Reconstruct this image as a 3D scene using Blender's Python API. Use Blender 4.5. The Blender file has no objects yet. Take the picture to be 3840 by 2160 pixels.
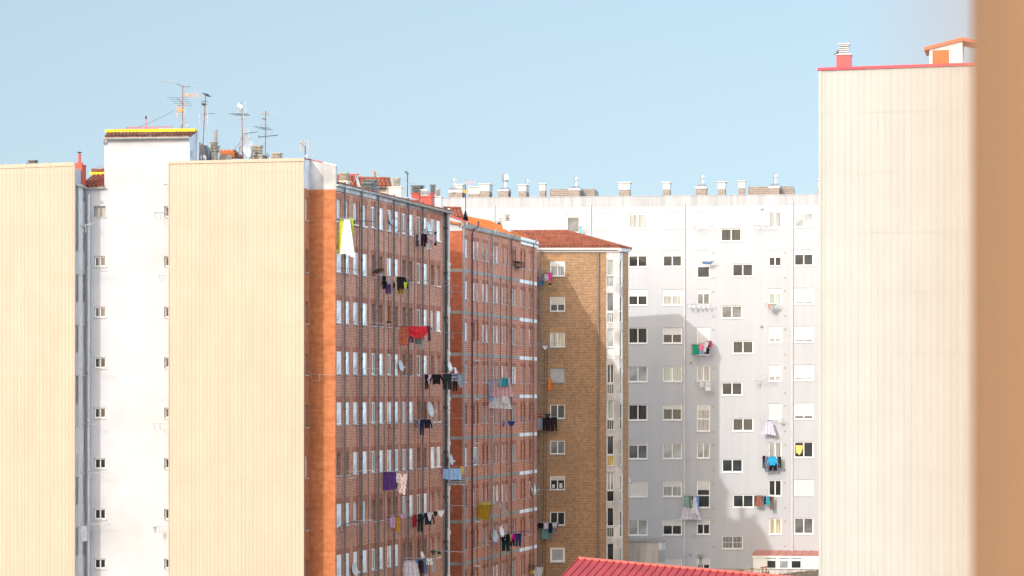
import bpy, math, random
from mathutils import Vector, Matrix
random.seed(7)
R = math.radians
C = bpy.context.scene.collection
SC = bpy.context.scene
# ------------------------------------------------------------------ camera, sky, sun, exposure
CX, HY, F, CZ = 1920.0, 1484.0, 10000.0, 18.0      # principal column, horizon row, focal length in photo pixels, eye height
cam = bpy.data.cameras.new('camera'); co = bpy.data.objects.new('camera', cam); C.objects.link(co)
co.location = (0, 0, CZ); co.rotation_euler = (R(90), 0, 0)
cam.sensor_width = 36; cam.lens = 36*F/3840; cam.shift_y = (HY-1080)/3840
cam.clip_start = 0.02; cam.clip_end = 5000
cam.dof.use_dof = True; cam.dof.focus_distance = 160; cam.dof.aperture_fstop = 6.0
SC.camera = co
FILL_R = 5.0  # strength of the added sky fill on the right side
SUN_H, SUN_E = 26.5, 22.5                          # heading of the light (clockwise from the view axis), elevation
W = bpy.data.worlds.new('World'); SC.world = W; W.use_nodes = True
wn = W.node_tree; bg = wn.nodes['Background']
sky = wn.nodes.new('ShaderNodeTexSky'); sky.sky_type = 'NISHITA'; sky.sun_disc = False
sky.sun_elevation = R(SUN_E); sky.sun_rotation = R(180+SUN_H)
sky.air_density = 1.0; sky.dust_density = 2.0; sky.ozone_density = 1.0; sky.altitude = 450
tcw = wn.nodes.new('ShaderNodeTexCoord'); mad = wn.nodes.new('ShaderNodeVectorMath'); mad.operation = 'MULTIPLY_ADD'
mad.inputs[1].default_value = (1, 1, .4); mad.inputs[2].default_value = (0, 0, .155)     # hazy sky: a flatter rise from the horizon
wn.links.new(tcw.outputs['Generated'], mad.inputs[0]); wn.links.new(mad.outputs[0], sky.inputs[0])
# dome brightened sunward and right of the courtyard, as added fill for the shade
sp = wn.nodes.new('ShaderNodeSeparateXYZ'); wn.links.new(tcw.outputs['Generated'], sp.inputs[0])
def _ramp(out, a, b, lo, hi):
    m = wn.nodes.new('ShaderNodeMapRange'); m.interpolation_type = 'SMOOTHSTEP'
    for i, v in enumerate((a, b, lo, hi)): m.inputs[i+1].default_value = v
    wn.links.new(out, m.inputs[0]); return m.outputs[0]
lift = wn.nodes.new('ShaderNodeMath'); wn.links.new(_ramp(sp.outputs[1], -.1, .9, 1.55, 1.0), lift.inputs[0]); wn.links.new(_ramp(sp.outputs[0], .25, .95, 0, FILL_R), lift.inputs[1])
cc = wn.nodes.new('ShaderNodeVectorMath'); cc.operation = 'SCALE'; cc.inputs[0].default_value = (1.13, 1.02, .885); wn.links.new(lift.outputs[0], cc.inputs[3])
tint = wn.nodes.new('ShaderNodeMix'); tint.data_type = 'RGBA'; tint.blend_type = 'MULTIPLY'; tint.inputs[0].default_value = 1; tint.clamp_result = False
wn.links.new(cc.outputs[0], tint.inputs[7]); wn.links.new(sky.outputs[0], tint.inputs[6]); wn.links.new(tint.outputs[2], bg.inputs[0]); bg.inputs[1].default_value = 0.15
sl = bpy.data.lights.new('sun', 'SUN'); sl.energy = 2.05; sl.angle = R(0.5); sl.color = (1, .98, .95)
so = bpy.data.objects.new('sun', sl); C.objects.link(so); so.location = (0, 0, 80)
_d = Vector((math.sin(R(SUN_H))*math.cos(R(SUN_E)), math.cos(R(SUN_H))*math.cos(R(SUN_E)), -math.sin(R(SUN_E))))
so.rotation_euler = _d.to_track_quat('-Z', 'Y').to_euler()
vs = SC.view_settings; vs.view_transform = 'Standard'; vs.look = 'None'; vs.exposure = 0.22; vs.gamma = 1
SC.cycles.max_bounces = 8; SC.cycles.diffuse_bounces = 6; SC.cycles.glossy_bounces = 3

# ------------------------------------------------------------------ materials
MC = {}
def _nt(name):
    m = bpy.data.materials.new(name); m.use_nodes = True
    nt = m.node_tree; return m, nt, nt.nodes['Principled BSDF']
def _n(nt, t, **k):
    n = nt.nodes.new(t)
    for a, v in k.items():
        if hasattr(n, a): setattr(n, a, v)
        else: n.inputs[a].default_value = v
    return n
def _mul(nt, a, b, fac=1.0, mode='MULTIPLY'):
    m = _n(nt, 'ShaderNodeMix', data_type='RGBA', blend_type=mode); m.inputs[0].default_value = fac
    for i, v in ((6, a), (7, b)):
        if isinstance(v, tuple): m.inputs[i].default_value = (*v, 1)
        else: nt.links.new(v, m.inputs[i])
    return m.outputs[2]
def _noise(nt, vec, scale, lo, hi, detail=4, a=.35, b=.65):
    no = _n(nt, 'ShaderNodeTexNoise'); no.inputs['Scale'].default_value = scale; no.inputs['Detail'].default_value = detail
    nt.links.new(vec, no.inputs['Vector'])
    mr = _n(nt, 'ShaderNodeMapRange'); mr.inputs[1].default_value = a; mr.inputs[2].default_value = b
    mr.inputs[3].default_value = lo; mr.inputs[4].default_value = hi
    nt.links.new(no.outputs[0], mr.inputs[0]); return mr.outputs[0]
def _grey(nt, v):
    c = _n(nt, 'ShaderNodeCombineColor')
    for i in range(3): nt.links.new(v, c.inputs[i])
    return c.outputs[0]
def _map(nt, vec, sc):
    mp = _n(nt, 'ShaderNodeMapping'); mp.inputs['Scale'].default_value = sc
    nt.links.new(vec, mp.inputs[0]); return mp.outputs[0]
def mat(name, col, rough=.8, var=.1, scale=2.0, metal=0, streak=0, spec=.3, patch=None, coat=0):
    if name in MC: return MC[name]
    m, nt, p = _nt(name); MC[name] = m
    tc = _n(nt, 'ShaderNodeTexCoord'); v = tc.outputs['Object']
    c = _mul(nt, col, _grey(nt, _noise(nt, v, scale, 1-var, 1+var*.6)))
    if streak: c = _mul(nt, c, _grey(nt, _noise(nt, _map(nt, v, (2.6, 2.6, .16)), 1, 1-streak, 1.02, 5, .38, .6)))
    if patch: c = _mul(nt, c, _grey(nt, _noise(nt, v, patch[0], patch[1], 1.0, 6, patch[2], patch[2]+.14)))
    nt.links.new(c, p.inputs['Base Color'])
    p.inputs['Roughness'].default_value = rough; p.inputs['Metallic'].default_value = metal
    p.inputs['Specular IOR Level'].default_value = spec; p.inputs['Coat Weight'].default_value = coat
    return m
def brick(name, c1, c2, mortar, bw=.25, rh=.075, ms=.016, var=.18, dirt=.2, offset=.5):
    if name in MC: return MC[name]
    m, nt, p = _nt(name); MC[name] = m
    tc = _n(nt, 'ShaderNodeTexCoord'); v = tc.outputs['UV']
    b = _n(nt, 'ShaderNodeTexBrick'); b.offset = offset
    b.inputs['Color1'].default_value = (*c1, 1); b.inputs['Color2'].default_value = (*c2, 1); b.inputs['Mortar'].default_value = (*mortar, 1)
    b.inputs['Scale'].default_value = 1; b.inputs['Brick Width'].default_value = bw; b.inputs['Row Height'].default_value = rh
    b.inputs['Mortar Size'].default_value = ms; b.inputs['Mortar Smooth'].default_value = .2; b.inputs['Bias'].default_value = 0
    nt.links.new(v, b.inputs['Vector'])
    c = _mul(nt, b.outputs[0], _grey(nt, _noise(nt, v, 3.3, 1-var, 1+var*.7)))
    c = _mul(nt, c, _grey(nt, _noise(nt, v, .35, 1-dirt, 1.06, 6)))
    c = _mul(nt, c, _grey(nt, _noise(nt, _map(nt, v, (1.6, .12, 1)), 1, 1-dirt*.6, 1.0, 5)))
    nt.links.new(c, p.inputs['Base Color']); p.inputs['Roughness'].default_value = .9; p.inputs['Specular IOR Level'].default_value = .15
    return m
def glass(name, col, stripes=None, rough=.06, spec=.5):
    if name in MC: return MC[name]
    m, nt, p = _nt(name); MC[name] = m
    tc = _n(nt, 'ShaderNodeTexCoord'); v = tc.outputs['Object']
    if stripes:
        c = _mul(nt, col, _grey(nt, _noise(nt, _map(nt, v, (stripes, stripes, .3)), 1, .45, 1.1, 2, .35, .62)))
    else:
        c = _mul(nt, col, _grey(nt, _noise(nt, v, .9, .6, 1.3, 3)))
    nt.links.new(c, p.inputs['Base Color']); p.inputs['Roughness'].default_value = rough; p.inputs['Specular IOR Level'].default_value = spec
    return m
def cloth(name, col, pat=None):
    if name in MC: return MC[name]
    m, nt, p = _nt(name); MC[name] = m
    tc = _n(nt, 'ShaderNodeTexCoord'); v = tc.outputs['Object']
    c = _mul(nt, col, _grey(nt, _noise(nt, v, 6, .82, 1.1)))
    if pat:
        kind, c2, s = pat
        if kind == 'stripe':
            w = _n(nt, 'ShaderNodeTexWave', bands_direction='X'); w.inputs['Scale'].default_value = s; w.inputs['Distortion'].default_value = .3
            nt.links.new(v, w.inputs['Vector']); f = w.outputs[1]
        elif kind == 'hstripe':
            w = _n(nt, 'ShaderNodeTexWave', bands_direction='Z'); w.inputs['Scale'].default_value = s
            nt.links.new(v, w.inputs['Vector']); f = w.outputs[1]
        else:
            f = _noise(nt, v, s, 0, 1, 2, .5, .62)
        mx = _n(nt, 'ShaderNodeMix', data_type='RGBA'); nt.links.new(f, mx.inputs[0]); nt.links.new(c, mx.inputs[6]); mx.inputs[7].default_value = (*c2, 1)
        c = mx.outputs[2]
    nt.links.new(c, p.inputs['Base Color']); p.inputs['Roughness'].default_value = .95; p.inputs['Specular IOR Level'].default_value = .1
    return m
CREAM = mat('cream_steel', (.432, .348, .268), .55, .03, .5, spec=.3, streak=.03)
CREAM2 = mat('pale_cream_steel', (.362, .364, .34), .55, .03, .5, spec=.3, streak=.03)
WHITE = mat('white_render', (.455, .46, .485), .9, .03, .6, patch=(.25, .86, .36))
WHITES = mat('stained_white_render', (.62, .615, .61), .9, .06, .7, streak=.22, patch=(.8, .72, .45))
GREYW = mat('offwhite_render', (.435, .45, .48), .9, .02, .35, streak=.02)
GREYP = mat('weathered_offwhite_render', (.41, .42, .44), .9, .05, .5, streak=.16)
DGREY = mat('old_grey_render', (.30, .28, .27), .95, .25, 1.2, streak=.35)
CONC = mat('concrete', (.34, .325, .29), .95, .15, 1.5, streak=.2)
CONC2 = mat('cornice_concrete', (.46, .45, .43), .95, .15, 1.5, streak=.25)
CREAMW = mat('cream_render', (.72, .66, .55), .9, .05, 1)
WBAND = mat('shade_white_paint', (.82, .82, .82), .85, .05, 2)  # shaded parts' white, set brighter than lit whites in place of fill light
LINT = mat('band_white_paint', (.56, .555, .55), .8, .05, 2)
PVC = mat('white_pvc', (.84, .84, .84), .45, .02, 3, spec=.5)
BLIND = mat('white_roller_blind', (.60, .60, .595), .6, .03, 3)
BLINDC = mat('cream_roller_blind', (.56, .53, .46), .6, .05, 3)
GALV = mat('galvanised_steel', (.42, .44, .46), .42, .2, 5, metal=.6)
ZINC = mat('zinc_gutter', (.42, .44, .44), .55, .15, 2, metal=.3)
PIPE = mat('grey_pipe', (.13, .13, .14), .6, .1, 2)
PIPEL = mat('pale_pipe', (.60, .59, .60), .6, .08, 2)
PIPEB = mat('bluegrey_pipe', (.25, .28, .31), .6, .1, 2)
PIPER = mat('maroon_pipe', (.10, .04, .05), .6, .1, 2)
PIPEBR = mat('brown_pipe', (.21, .17, .14), .6, .1, 2)
DARKM = mat('dark_louvre_metal', (.13, .145, .15), .5, .15, 4, metal=.3)
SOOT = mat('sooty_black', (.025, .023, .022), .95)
IRON = mat('dark_iron', (.05, .045, .05), .6, .2, 8)
RUST = mat('rusted_iron', (.25, .12, .06), .85, .35, 9)
WIRE = mat('galvanised_wire', (.42, .43, .45), .5, .1, 5, metal=.4)
ALU = mat('aluminium', (.6, .6, .61), .4, .1, 5, metal=.6)
ORANGE = mat('orange_plastic', (.75, .32, .14), .6, .1, 5)
TILE = mat('clay_tile', (.27, .125, .085), .9, .35, 2.6, patch=(1.3, .62, .5))
TILEO = mat('orange_clay_tile', (.60, .19, .055), .85, .14, 2.2, patch=(.7, .8, .52))
TILER = mat('red_clay_tile', (.29, .10, .063), .9, .22, 2.4, patch=(1.0, .82, .5))
REDP = mat('red_paint', (.50, .085, .06), .6, .12, 2.5, spec=.4)
REDM = mat('red_sheet_metal', (.39, .05, .06), .5, .14, 1.2, spec=.5)
PINKM = mat('faded_red_sheet_metal', (.46, .20, .16), .55, .1, 1.2)
YELLOW = mat('yellow_paint', (.80, .52, .02), .6, .1, 2)
DISH = mat('dish_grey', (.50, .51, .52), .5, .05, 3)
DISHW = mat('dish_white', (.74, .74, .73), .5, .04, 3)
PVCG = mat('grey_frame', (.33, .32, .31), .5, .1, 3)
TANW = mat('tan_wall_paint', (.305, .165, .08), .9, .08, 1.5)
BR_A = brick('red_brown_brick', (.47, .172, .105), (.35, .115, .070), (.58, .36, .26), .25, .083, .017, .16, .1)
BR_AS = brick('soldier_brick', (.44, .165, .105), (.39, .14, .09), (.34, .15, .10), .075, .4, .01, .12, .1)
BR_O = brick('orange_brick', (.49, .175, .073), (.41, .137, .055), (.38, .175, .095), .5, .12, .012, .14, .1)
BR_B = brick('salmon_brick', (.53, .175, .105), (.43, .13, .078), (.62, .37, .26), .25, .12, .02, .16, .1)
BR_C = brick('tan_brick', (.345, .192, .098), (.275, .143, .069), (.40, .295, .20), .28, .115, .02, .16, .07)
BR_CS = brick('tan_soldier_brick', (.50, .285, .14), (.44, .245, .12), (.30, .2, .12), .095, .5, .012, .12, .1)
BR_E = brick('buff_brick', (.30, .25, .215), (.25, .21, .18), (.40, .355, .32), .5, .16, .016, .12, .1)
G_DARK = glass('dark_glass', (.035, .04, .045), None, .03, .25); G_MID = glass('grey_glass', (.14, .15, .155), None, .05, .4)
G_CURT = glass('curtained_glass', (.36, .38, .375), 9); G_DCURT = glass('dark_curtained_glass', (.065, .068, .066), 9, .04, .25)
G_BRIGHT = glass('bright_glass', (.84, .86, .87), None, .12); G_LACE = glass('lace_curtained_glass', (.34, .40, .37), 16)
G_CREAM = glass('cream_curtained_glass', (.55, .50, .36), 7); G_PALE = glass('pale_glass', (.35, .375, .38))
G_YEL = glass('yellow_curtained_glass', (.62, .42, .06), 8); G_BLUE = glass('blue_glass', (.40, .50, .58))

# ------------------------------------------------------------------ geometry helpers
def ray(px): return (px-CX)/F
def P(px, py, D): return Vector((ray(px)*D, D, CZ+(HY-py)/F*D))
class Pl:
    """a vertical plane through p along the unit direction d (to the right as seen); outward normal n"""
    def __init__(s, p, d):
        s.p = Vector((p[0], p[1])); s.d = Vector((d[0], d[1])).normalized(); s.n = Vector((s.d.y, -s.d.x))
        s.ang = math.atan2(s.d.y, s.d.x)
    @staticmethod
    def px(a, b):
        A = Vector((ray(a[0])*a[1], a[1])); B = Vector((ray(b[0])*b[1], b[1])); return Pl(A, B-A)
    def off(s, o): return Pl(s.p+s.n*o, s.d)
    def u(s, px):
        r = ray(px); return (r*s.p.y-s.p.x)/(s.d.x-r*s.d.y)
    def D(s, px): return s.p.y+s.u(px)*s.d.y
    def z(s, px, py): return CZ+(HY-py)/F*s.D(px)
    def w(s, u, z, o=0): q = s.p+s.d*u+s.n*o; return Vector((q.x, q.y, z))
    def pt(s, px, py, o=0):
        q = s.off(o) if o else s
        return q.w(q.u(px), q.z(px, py))
class MB:
    def __init__(s): s.v = []; s.f = []; s.uv = []; s.mi = []
    def quad(s, *p, uv=None, mi=0):
        i = len(s.v); s.v += [Vector(q) for q in p]; s.f.append(tuple(range(i, i+len(p)))); s.uv.append(uv); s.mi.append(mi)
    def faces(s, vs, fs):
        i = len(s.v); s.v += [Vector(q) for q in vs]
        for f in fs: s.f.append(tuple(i+k for k in f)); s.uv.append(None); s.mi.append(0)
    def box(s, a, b, M=None):
        x0, y0, z0 = a; x1, y1, z1 = b
        v = [Vector(q) for q in ((x0,y0,z0),(x1,y0,z0),(x1,y1,z0),(x0,y1,z0),(x0,y0,z1),(x1,y0,z1),(x1,y1,z1),(x0,y1,z1))]
        if M: v = [M @ q for q in v]
        s.faces(v, [(0,3,2,1),(4,5,6,7),(0,1,5,4),(1,2,6,5),(2,3,7,6),(3,0,4,7)])
    def pbox(s, pl, u0, u1, z0, z1, o0, o1):
        """box on a facade plane: u range, z range, outward range"""
        M = Matrix(((pl.d.x, pl.n.x, 0, pl.p.x), (pl.d.y, pl.n.y, 0, pl.p.y), (0, 0, 1, 0), (0, 0, 0, 1)))
        v = [M @ Vector(q) for q in ((u0,o1,z0),(u1,o1,z0),(u1,o0,z0),(u0,o0,z0),(u0,o1,z1),(u1,o1,z1),(u1,o0,z1),(u0,o0,z1))]
        s.faces(v, [(0,3,2,1),(4,5,6,7),(0,1,5,4),(1,2,6,5),(2,3,7,6),(3,0,4,7)])
    def tube(s, pts, r, n=6, r1=None):
        pts = [Vector(p) for p in pts]; rings = []
        for k, p in enumerate(pts):
            t = (pts[min(k+1, len(pts)-1)]-pts[max(k-1, 0)]).normalized()
            a = t.cross(Vector((0, 0, 1)))
            if a.length < .05: a = t.cross(Vector((1, 0, 0)))
            a.normalize(); b = t.cross(a)
            rr = r if r1 is None else r+(r1-r)*k/(len(pts)-1)
            if isinstance(r, (list, tuple)): rr = r[k]
            rings.append([p+(a*math.cos(2*math.pi*j/n)+b*math.sin(2*math.pi*j/n))*rr for j in range(n)])
        vs = [q for g in rings for q in g]; fs = []
        for k in range(len(pts)-1):
            for j in range(n):
                fs.append((k*n+j, k*n+(j+1) % n, (k+1)*n+(j+1) % n, (k+1)*n+j))
        fs.append(tuple(reversed(range(n)))); fs.append(tuple((len(pts)-1)*n+j for j in range(n)))
        s.faces(vs, fs)
    def lathe(s, c, prof, n=16, ax=None):
        """profile [(r, z)] turned about the vertical through c, or in the frame ax (3x3)"""
        c = Vector(c); vs = []
        for r, z in prof:
            for j in range(n):
                q = Vector((r*math.cos(2*math.pi*j/n), r*math.sin(2*math.pi*j/n), z))
                vs.append(c+(ax @ q if ax else q))
        fs = []
        for k in range(len(prof)-1):
            for j in range(n): fs.append((k*n+j, k*n+(j+1) % n, (k+1)*n+(j+1) % n, (k+1)*n+j))
        fs.append(tuple(reversed(range(n)))); fs.append(tuple((len(prof)-1)*n+j for j in range(n)))
        s.faces(vs, fs)
    def prism(s, poly, z0, z1, zt=None):
        n = len(poly); b = [Vector((p[0], p[1], z0)) for p in poly]
        t = [Vector((p[0], p[1], (zt[i] if zt else z1))) for i, p in enumerate(poly)]
        s.faces(b+t, [(i, (i+1) % n, n+(i+1) % n, n+i) for i in range(n)]+[tuple(reversed(range(n))), tuple(range(n, 2*n))])
    def build(s, name, m, parent=None, loc=None, smooth=False):
        base = Vector(parent.matrix_world.translation) if parent else Vector(loc or (0, 0, 0))
        if parent: base = Vector(ROOT.get(parent, base))
        me = bpy.data.meshes.new(name)
        me.from_pydata([tuple(v-base) for v in s.v], [], s.f)
        if any(s.uv):
            ul = me.uv_layers.new(name='uv')
            for poly, uv in zip(me.polygons, s.uv):
                for k, li in enumerate(poly.loop_indices):
                    ul.data[li].uv = uv[k] if uv else (0, 0)
        ms = m if isinstance(m, (list, tuple)) else [m]
        for q in ms: me.materials.append(q)
        if len(ms) > 1: me.polygons.foreach_set('material_index', s.mi)
        if smooth: me.polygons.foreach_set('use_smooth', [True]*len(me.polygons))
        me.update()
        o = bpy.data.objects.new(name, me); C.objects.link(o)
        if parent: o.parent = parent; ROOT[o] = base
        else: o.location = base; ROOT[o] = base
        return o
ROOT = {}
def tag(o, label=None, cat=None, group=None, kind=None):
    if label: o['label'] = label
    if cat: o['category'] = cat
    if group: o['group'] = group
    if kind: o['kind'] = kind
    return o
def thing(name, loc, label, cat, group=None):
    o = bpy.data.objects.new(name, None); C.objects.link(o); o.location = loc; o.empty_display_size = .3
    ROOT[o] = Vector(loc); return tag(o, label, cat, group)
MESH = {}
def inst(key, maker, name, m, parent, loc, ang):
    """an object sharing the cached local mesh `key`, placed at a world point under a parent"""
    if key not in MESH:
        b = maker(); me = bpy.data.meshes.new(name); me.from_pydata([tuple(v) for v in b.v], [], b.f)
        me.materials.append(m); me.update(); MESH[key] = me
    o = bpy.data.objects.new(name, MESH[key]); C.objects.link(o)
    o.parent = parent; o.location = Vector(loc)-ROOT[parent]; o.rotation_euler = (0, 0, ang); ROOT[o] = Vector(loc)
    return o
def sub(key, maker, name, m, parent):
    if key not in MESH:
        b = maker(); me = bpy.data.meshes.new(name); me.from_pydata([tuple(v) for v in b.v], [], b.f)
        me.materials.append(m); me.update(); MESH[key] = me
    o = bpy.data.objects.new(name, MESH[key]); C.objects.link(o); o.parent = parent
    return o

class Wall:
    """a facade: rectangle u0..u1, z0..z1 (or a sloping top zt) on a plane, with real openings"""
    def __init__(s, pl, u0, u1, z0, z1, depth=.2):
        s.pl, s.u0, s.u1, s.z0, s.z1, s.depth = pl, u0, u1, z0, z1, depth; s.h = []; s.patch = []
    def build(s, name, mats, parent):
        us = sorted({round(x, 4) for x in [s.u0, s.u1]+[q for h in s.h+s.patch for q in h[:2] if s.u0 < q < s.u1]})
        zs = sorted({round(x, 4) for x in [s.z0, s.z1]+[q for h in s.h+s.patch for q in h[2:4] if s.z0 < q < s.z1]})
        b = MB(); w = s.pl.w
        for i in range(len(us)-1):
            um = (us[i]+us[i+1])/2
            hh = [h for h in s.h if h[0] < um < h[1]]; pp = [h for h in s.patch if h[0] < um < h[1]]
            k = 0
            while k < len(zs)-1:
                zm = (zs[k]+zs[k+1])/2
                st = 2 if any(h[2] < zm < h[3] for h in hh) else (1 if any(h[2] < zm < h[3] for h in pp) else 0)
                j = k+1
                while j < len(zs)-1:
                    z2 = (zs[j]+zs[j+1])/2
                    s2 = 2 if any(h[2] < z2 < h[3] for h in hh) else (1 if any(h[2] < z2 < h[3] for h in pp) else 0)
                    if s2 != st: break
                    j += 1
                if st < 2:
                    a, c, z0, z1 = us[i], us[i+1], zs[k], zs[j]
                    b.quad(w(a, z0), w(c, z0), w(c, z1), w(a, z1), uv=((a, z0), (c, z0), (c, z1), (a, z1)), mi=st if len(mats) > 1 else 0)
                k = j
        for h in s.h:
            a, c, z0, z1 = h[:4]; d = -s.depth
            b.quad(w(a, z0), w(a, z1), w(a, z1, d), w(a, z0, d), uv=((0, z0), (0, z1), (.2, z1), (.2, z0)))
            b.quad(w(c, z0), w(c, z0, d), w(c, z1, d), w(c, z1), uv=((0, z0), (.2, z0), (.2, z1), (0, z1)))
            b.quad(w(a, z1), w(c, z1), w(c, z1, d), w(a, z1, d), uv=((a, 0), (c, 0), (c, .2), (a, .2)))
            b.quad(w(a, z0), w(a, z0, d), w(c, z0, d), w(c, z0), uv=((a, 0), (a, .2), (c, .2), (c, 0)))
        return b.build(name, mats, parent)
def frame_mb(w, h, sash, fr, y, mw=None):
    b = MB(); t = .05; m = mw or fr
    b.box((0, y, 0), (w, y+t, fr)); b.box((0, y, h-fr), (w, y+t, h))
    b.box((0, y, fr), (fr, y+t, h-fr)); b.box((w-fr, y, fr), (w, y+t, h-fr))
    for k in range(1, sash):
        x = w*k/sash; b.box((x-m/2, y, fr), (x+m/2, y+t, h-fr))
    return b
def blind_mb(w, h, f, y, fr):
    b = MB(); z = h-fr; n = max(2, int(h*f/.05))
    for k in range(n):
        z0 = h-fr-(h-fr*2)*f*(k+1)/n; z1 = h-fr-(h-fr*2)*f*k/n
        b.box((fr, y+.004*(k % 2), z0), (w-fr, y+.03, z1))
    return b
def window(root, wall, u0, u1, z0, z1, sash=2, shut=0, pane=None, fr=.06, y=.08, sill=True, frm=None, blind=None, rail=0, name='window', fill=0, tran=0):
    """fill: blind in front of the whole window (roller box outside the glass)"""
    w, h = round(u1-u0, 2), round(z1-z0, 2); frm = frm or PVC; pane = pane or G_DARK; blind = blind or BLIND
    wall.h.append((u0, u0+w, z0, z0+h)); loc = wall.pl.w(u0, z0); k = (w, h, y, fr)
    def mk():
        b = frame_mb(w, h, sash, fr, y)
        if tran: b.box((fr, y, h*tran-fr/2), (w-fr, y+.05, h*tran+fr/2))
        return b
    o = inst(('f', k, sash, tran, frm.name), mk, name, frm, root, loc, wall.pl.ang)
    def pm():
        b = MB(); b.box((fr*.5, y+.03, fr*.5), (w-fr*.5, y+.045, h-fr*.5)); return b
    sub(('p', k, pane.name), pm, 'pane', pane, o)
    if shut: sub(('b', k, shut, blind.name), lambda: blind_mb(w, h, shut, y-.005, fr), 'shutter', blind, o)
    if sill:
        def sm():
            b = MB(); b.box((-.04, -.06, -.05), (w+.04, y+.02, .0)); return b
        sub(('s', k, sill if isinstance(sill, str) else 'w'), sm, 'sill', CONC2 if sill == 'c' else PVC, o)
    if rail:
        def rm():
            b = MB(); b.box((0, -.04, rail-.03), (w, -.01, rail)); b.box((0, -.04, .02), (w, -.01, .05))
            n = max(3, int(w/.13))
            for i in range(n+1): x = (w-.03)*i/n; b.box((x, -.035, .05), (x+.02, -.015, rail-.03))
            return b
        sub(('r', k, rail), rm, 'railing', PVC, o)
    return o
def pwin(root, wall, x0, y0, x1, y1, **k):
    pl = wall.pl; u0, u1 = pl.u(x0), pl.u(x1); xm = (x0+x1)/2
    return window(root, wall, u0, u1, pl.z(xm, y1), pl.z(xm, y0), **k)
def cladding(pl, u0, u1, z0, zl, zr, pitch, tier, name, m, parent, rib=.014, uvoff=0):
    """ribbed sheet-metal cladding with lapped tiers"""
    b = MB(); us = []; n = int((u1-u0)/pitch); rw = pitch*.13
    for k in range(n+1):
        a = u0+k*pitch
        for du, h in ((0, 0), (pitch-rw*2, 0), (pitch-rw*1.7, rib), (pitch-rw*.4, rib)):
            if a+du < u1: us.append((a+du, h))
    us.append((u1, 0))
    zt = lambda u: zl+(zr-zl)*(u-u0)/(u1-u0)
    tiers = []; z = z0
    while z < min(zl, zr)-.3: tiers.append(z); z += tier
    for t, za in enumerate(tiers):
        for (a, ha), (c, hc) in zip(us[:-1], us[1:]):
            zb = tiers[t+1] if t+1 < len(tiers) else None
            z1, z2 = (zb, zb) if zb else (zt(a), zt(c))
            b.quad(pl.w(a, za, ha+.012), pl.w(c, za, hc+.012), pl.w(c, z2, hc), pl.w(a, z1, ha))
            if t: b.quad(pl.w(a, za, ha), pl.w(c, za, hc), pl.w(c, za, hc+.012), pl.w(a, za, ha+.012))
    return b.build(name, m, parent)
def tiles(e0, e1, r1, r0, name, m, parent, pitch=.24, row=.42, amp=.045, thick=.06):
    """wavy clay-tile slope: eave e0-e1, ridge r0-r1"""
    e0, e1, r1, r0 = map(Vector, (e0, e1, r1, r0)); ax = (e1-e0); L = ax.length; ax.normalize()
    up = ((r0+r1)/2-(e0+e1)/2); N = ax.cross(up).normalized()
    if N.z < 0: N = -N
    S = up.length; nx = max(4, int(L/pitch*6)); rows = max(1, int(S/row)); ts = []
    for k in range(rows): ts += [(k/rows, .035), ((k+1)/rows-1e-4, 0)]
    vs = []; b = MB()
    for t, hh in ts:
        A = e0.lerp(r0, t); B = e1.lerp(r1, t)
        for i in range(nx+1):
            q = A.lerp(B, i/nx); d = (q-e0).dot(ax)
            c = math.cos(2*math.pi*d/pitch)
            vs.append(q+N*(amp*(abs(c)**.7*(1 if c > 0 else -1))+hh))
    fs = [(k*(nx+1)+i, k*(nx+1)+i+1, (k+1)*(nx+1)+i+1, (k+1)*(nx+1)+i) for k in range(len(ts)-1) for i in range(nx)]
    b.faces(vs, fs)
    b.quad(e0-N*thick, r0-N*thick, r1-N*thick, e1-N*thick)
    b.quad(e0-N*thick, e1-N*thick, e1+N*.03, e0+N*.03); b.quad(e0-N*thick, e0+N*.03, r0+N*.03, r0-N*thick); b.quad(e1-N*thick, r1-N*thick, r1+N*.03, e1+N*.03)
    return b.build(name, m, parent)
def ridge_caps(a, c, m, parent, r=.11, name='ridge_tiles', step=.42):
    a, c = Vector(a), Vector(c); n = max(1, int((c-a).length/step)); b = MB()
    for k in range(n): b.tube([a.lerp(c, k/n), a.lerp(c, (k+1.06)/n)], r*1.12, 8, r*.9)
    return b.build(name, m, parent)
def pipe(pts, r, m, parent, collars=0, name='downpipe', n=8):
    b = MB(); b.tube(pts, r, n)
    if collars:
        z0, z1 = pts[-1][2], pts[0][2]; q = pts[-1]; z = z1-1.2
        while z > z0:
            b.tube([Vector((q[0], q[1], z)), Vector((q[0], q[1], z-.16))], r*1.35, n); z -= collars
    return b.build(name, m, parent)
def xy(px, D): return Vector((ray(px)*D, D))
def dirang(phi): return Vector((math.cos(R(phi)), -math.sin(R(phi))))     # wall turned phi clockwise from frontal
# ------------------------------------------------------------------ ground
g = MB(); g.quad((-1500, -600, 0), (1500, -600, 0), (1500, 2500, 0), (-1500, 2500, 0))
tag(g.build('ground', mat('courtyard_paving', (.42, .40, .37), .95, .2, .3, patch=(.08, .75, .5))), kind='structure')
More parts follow.
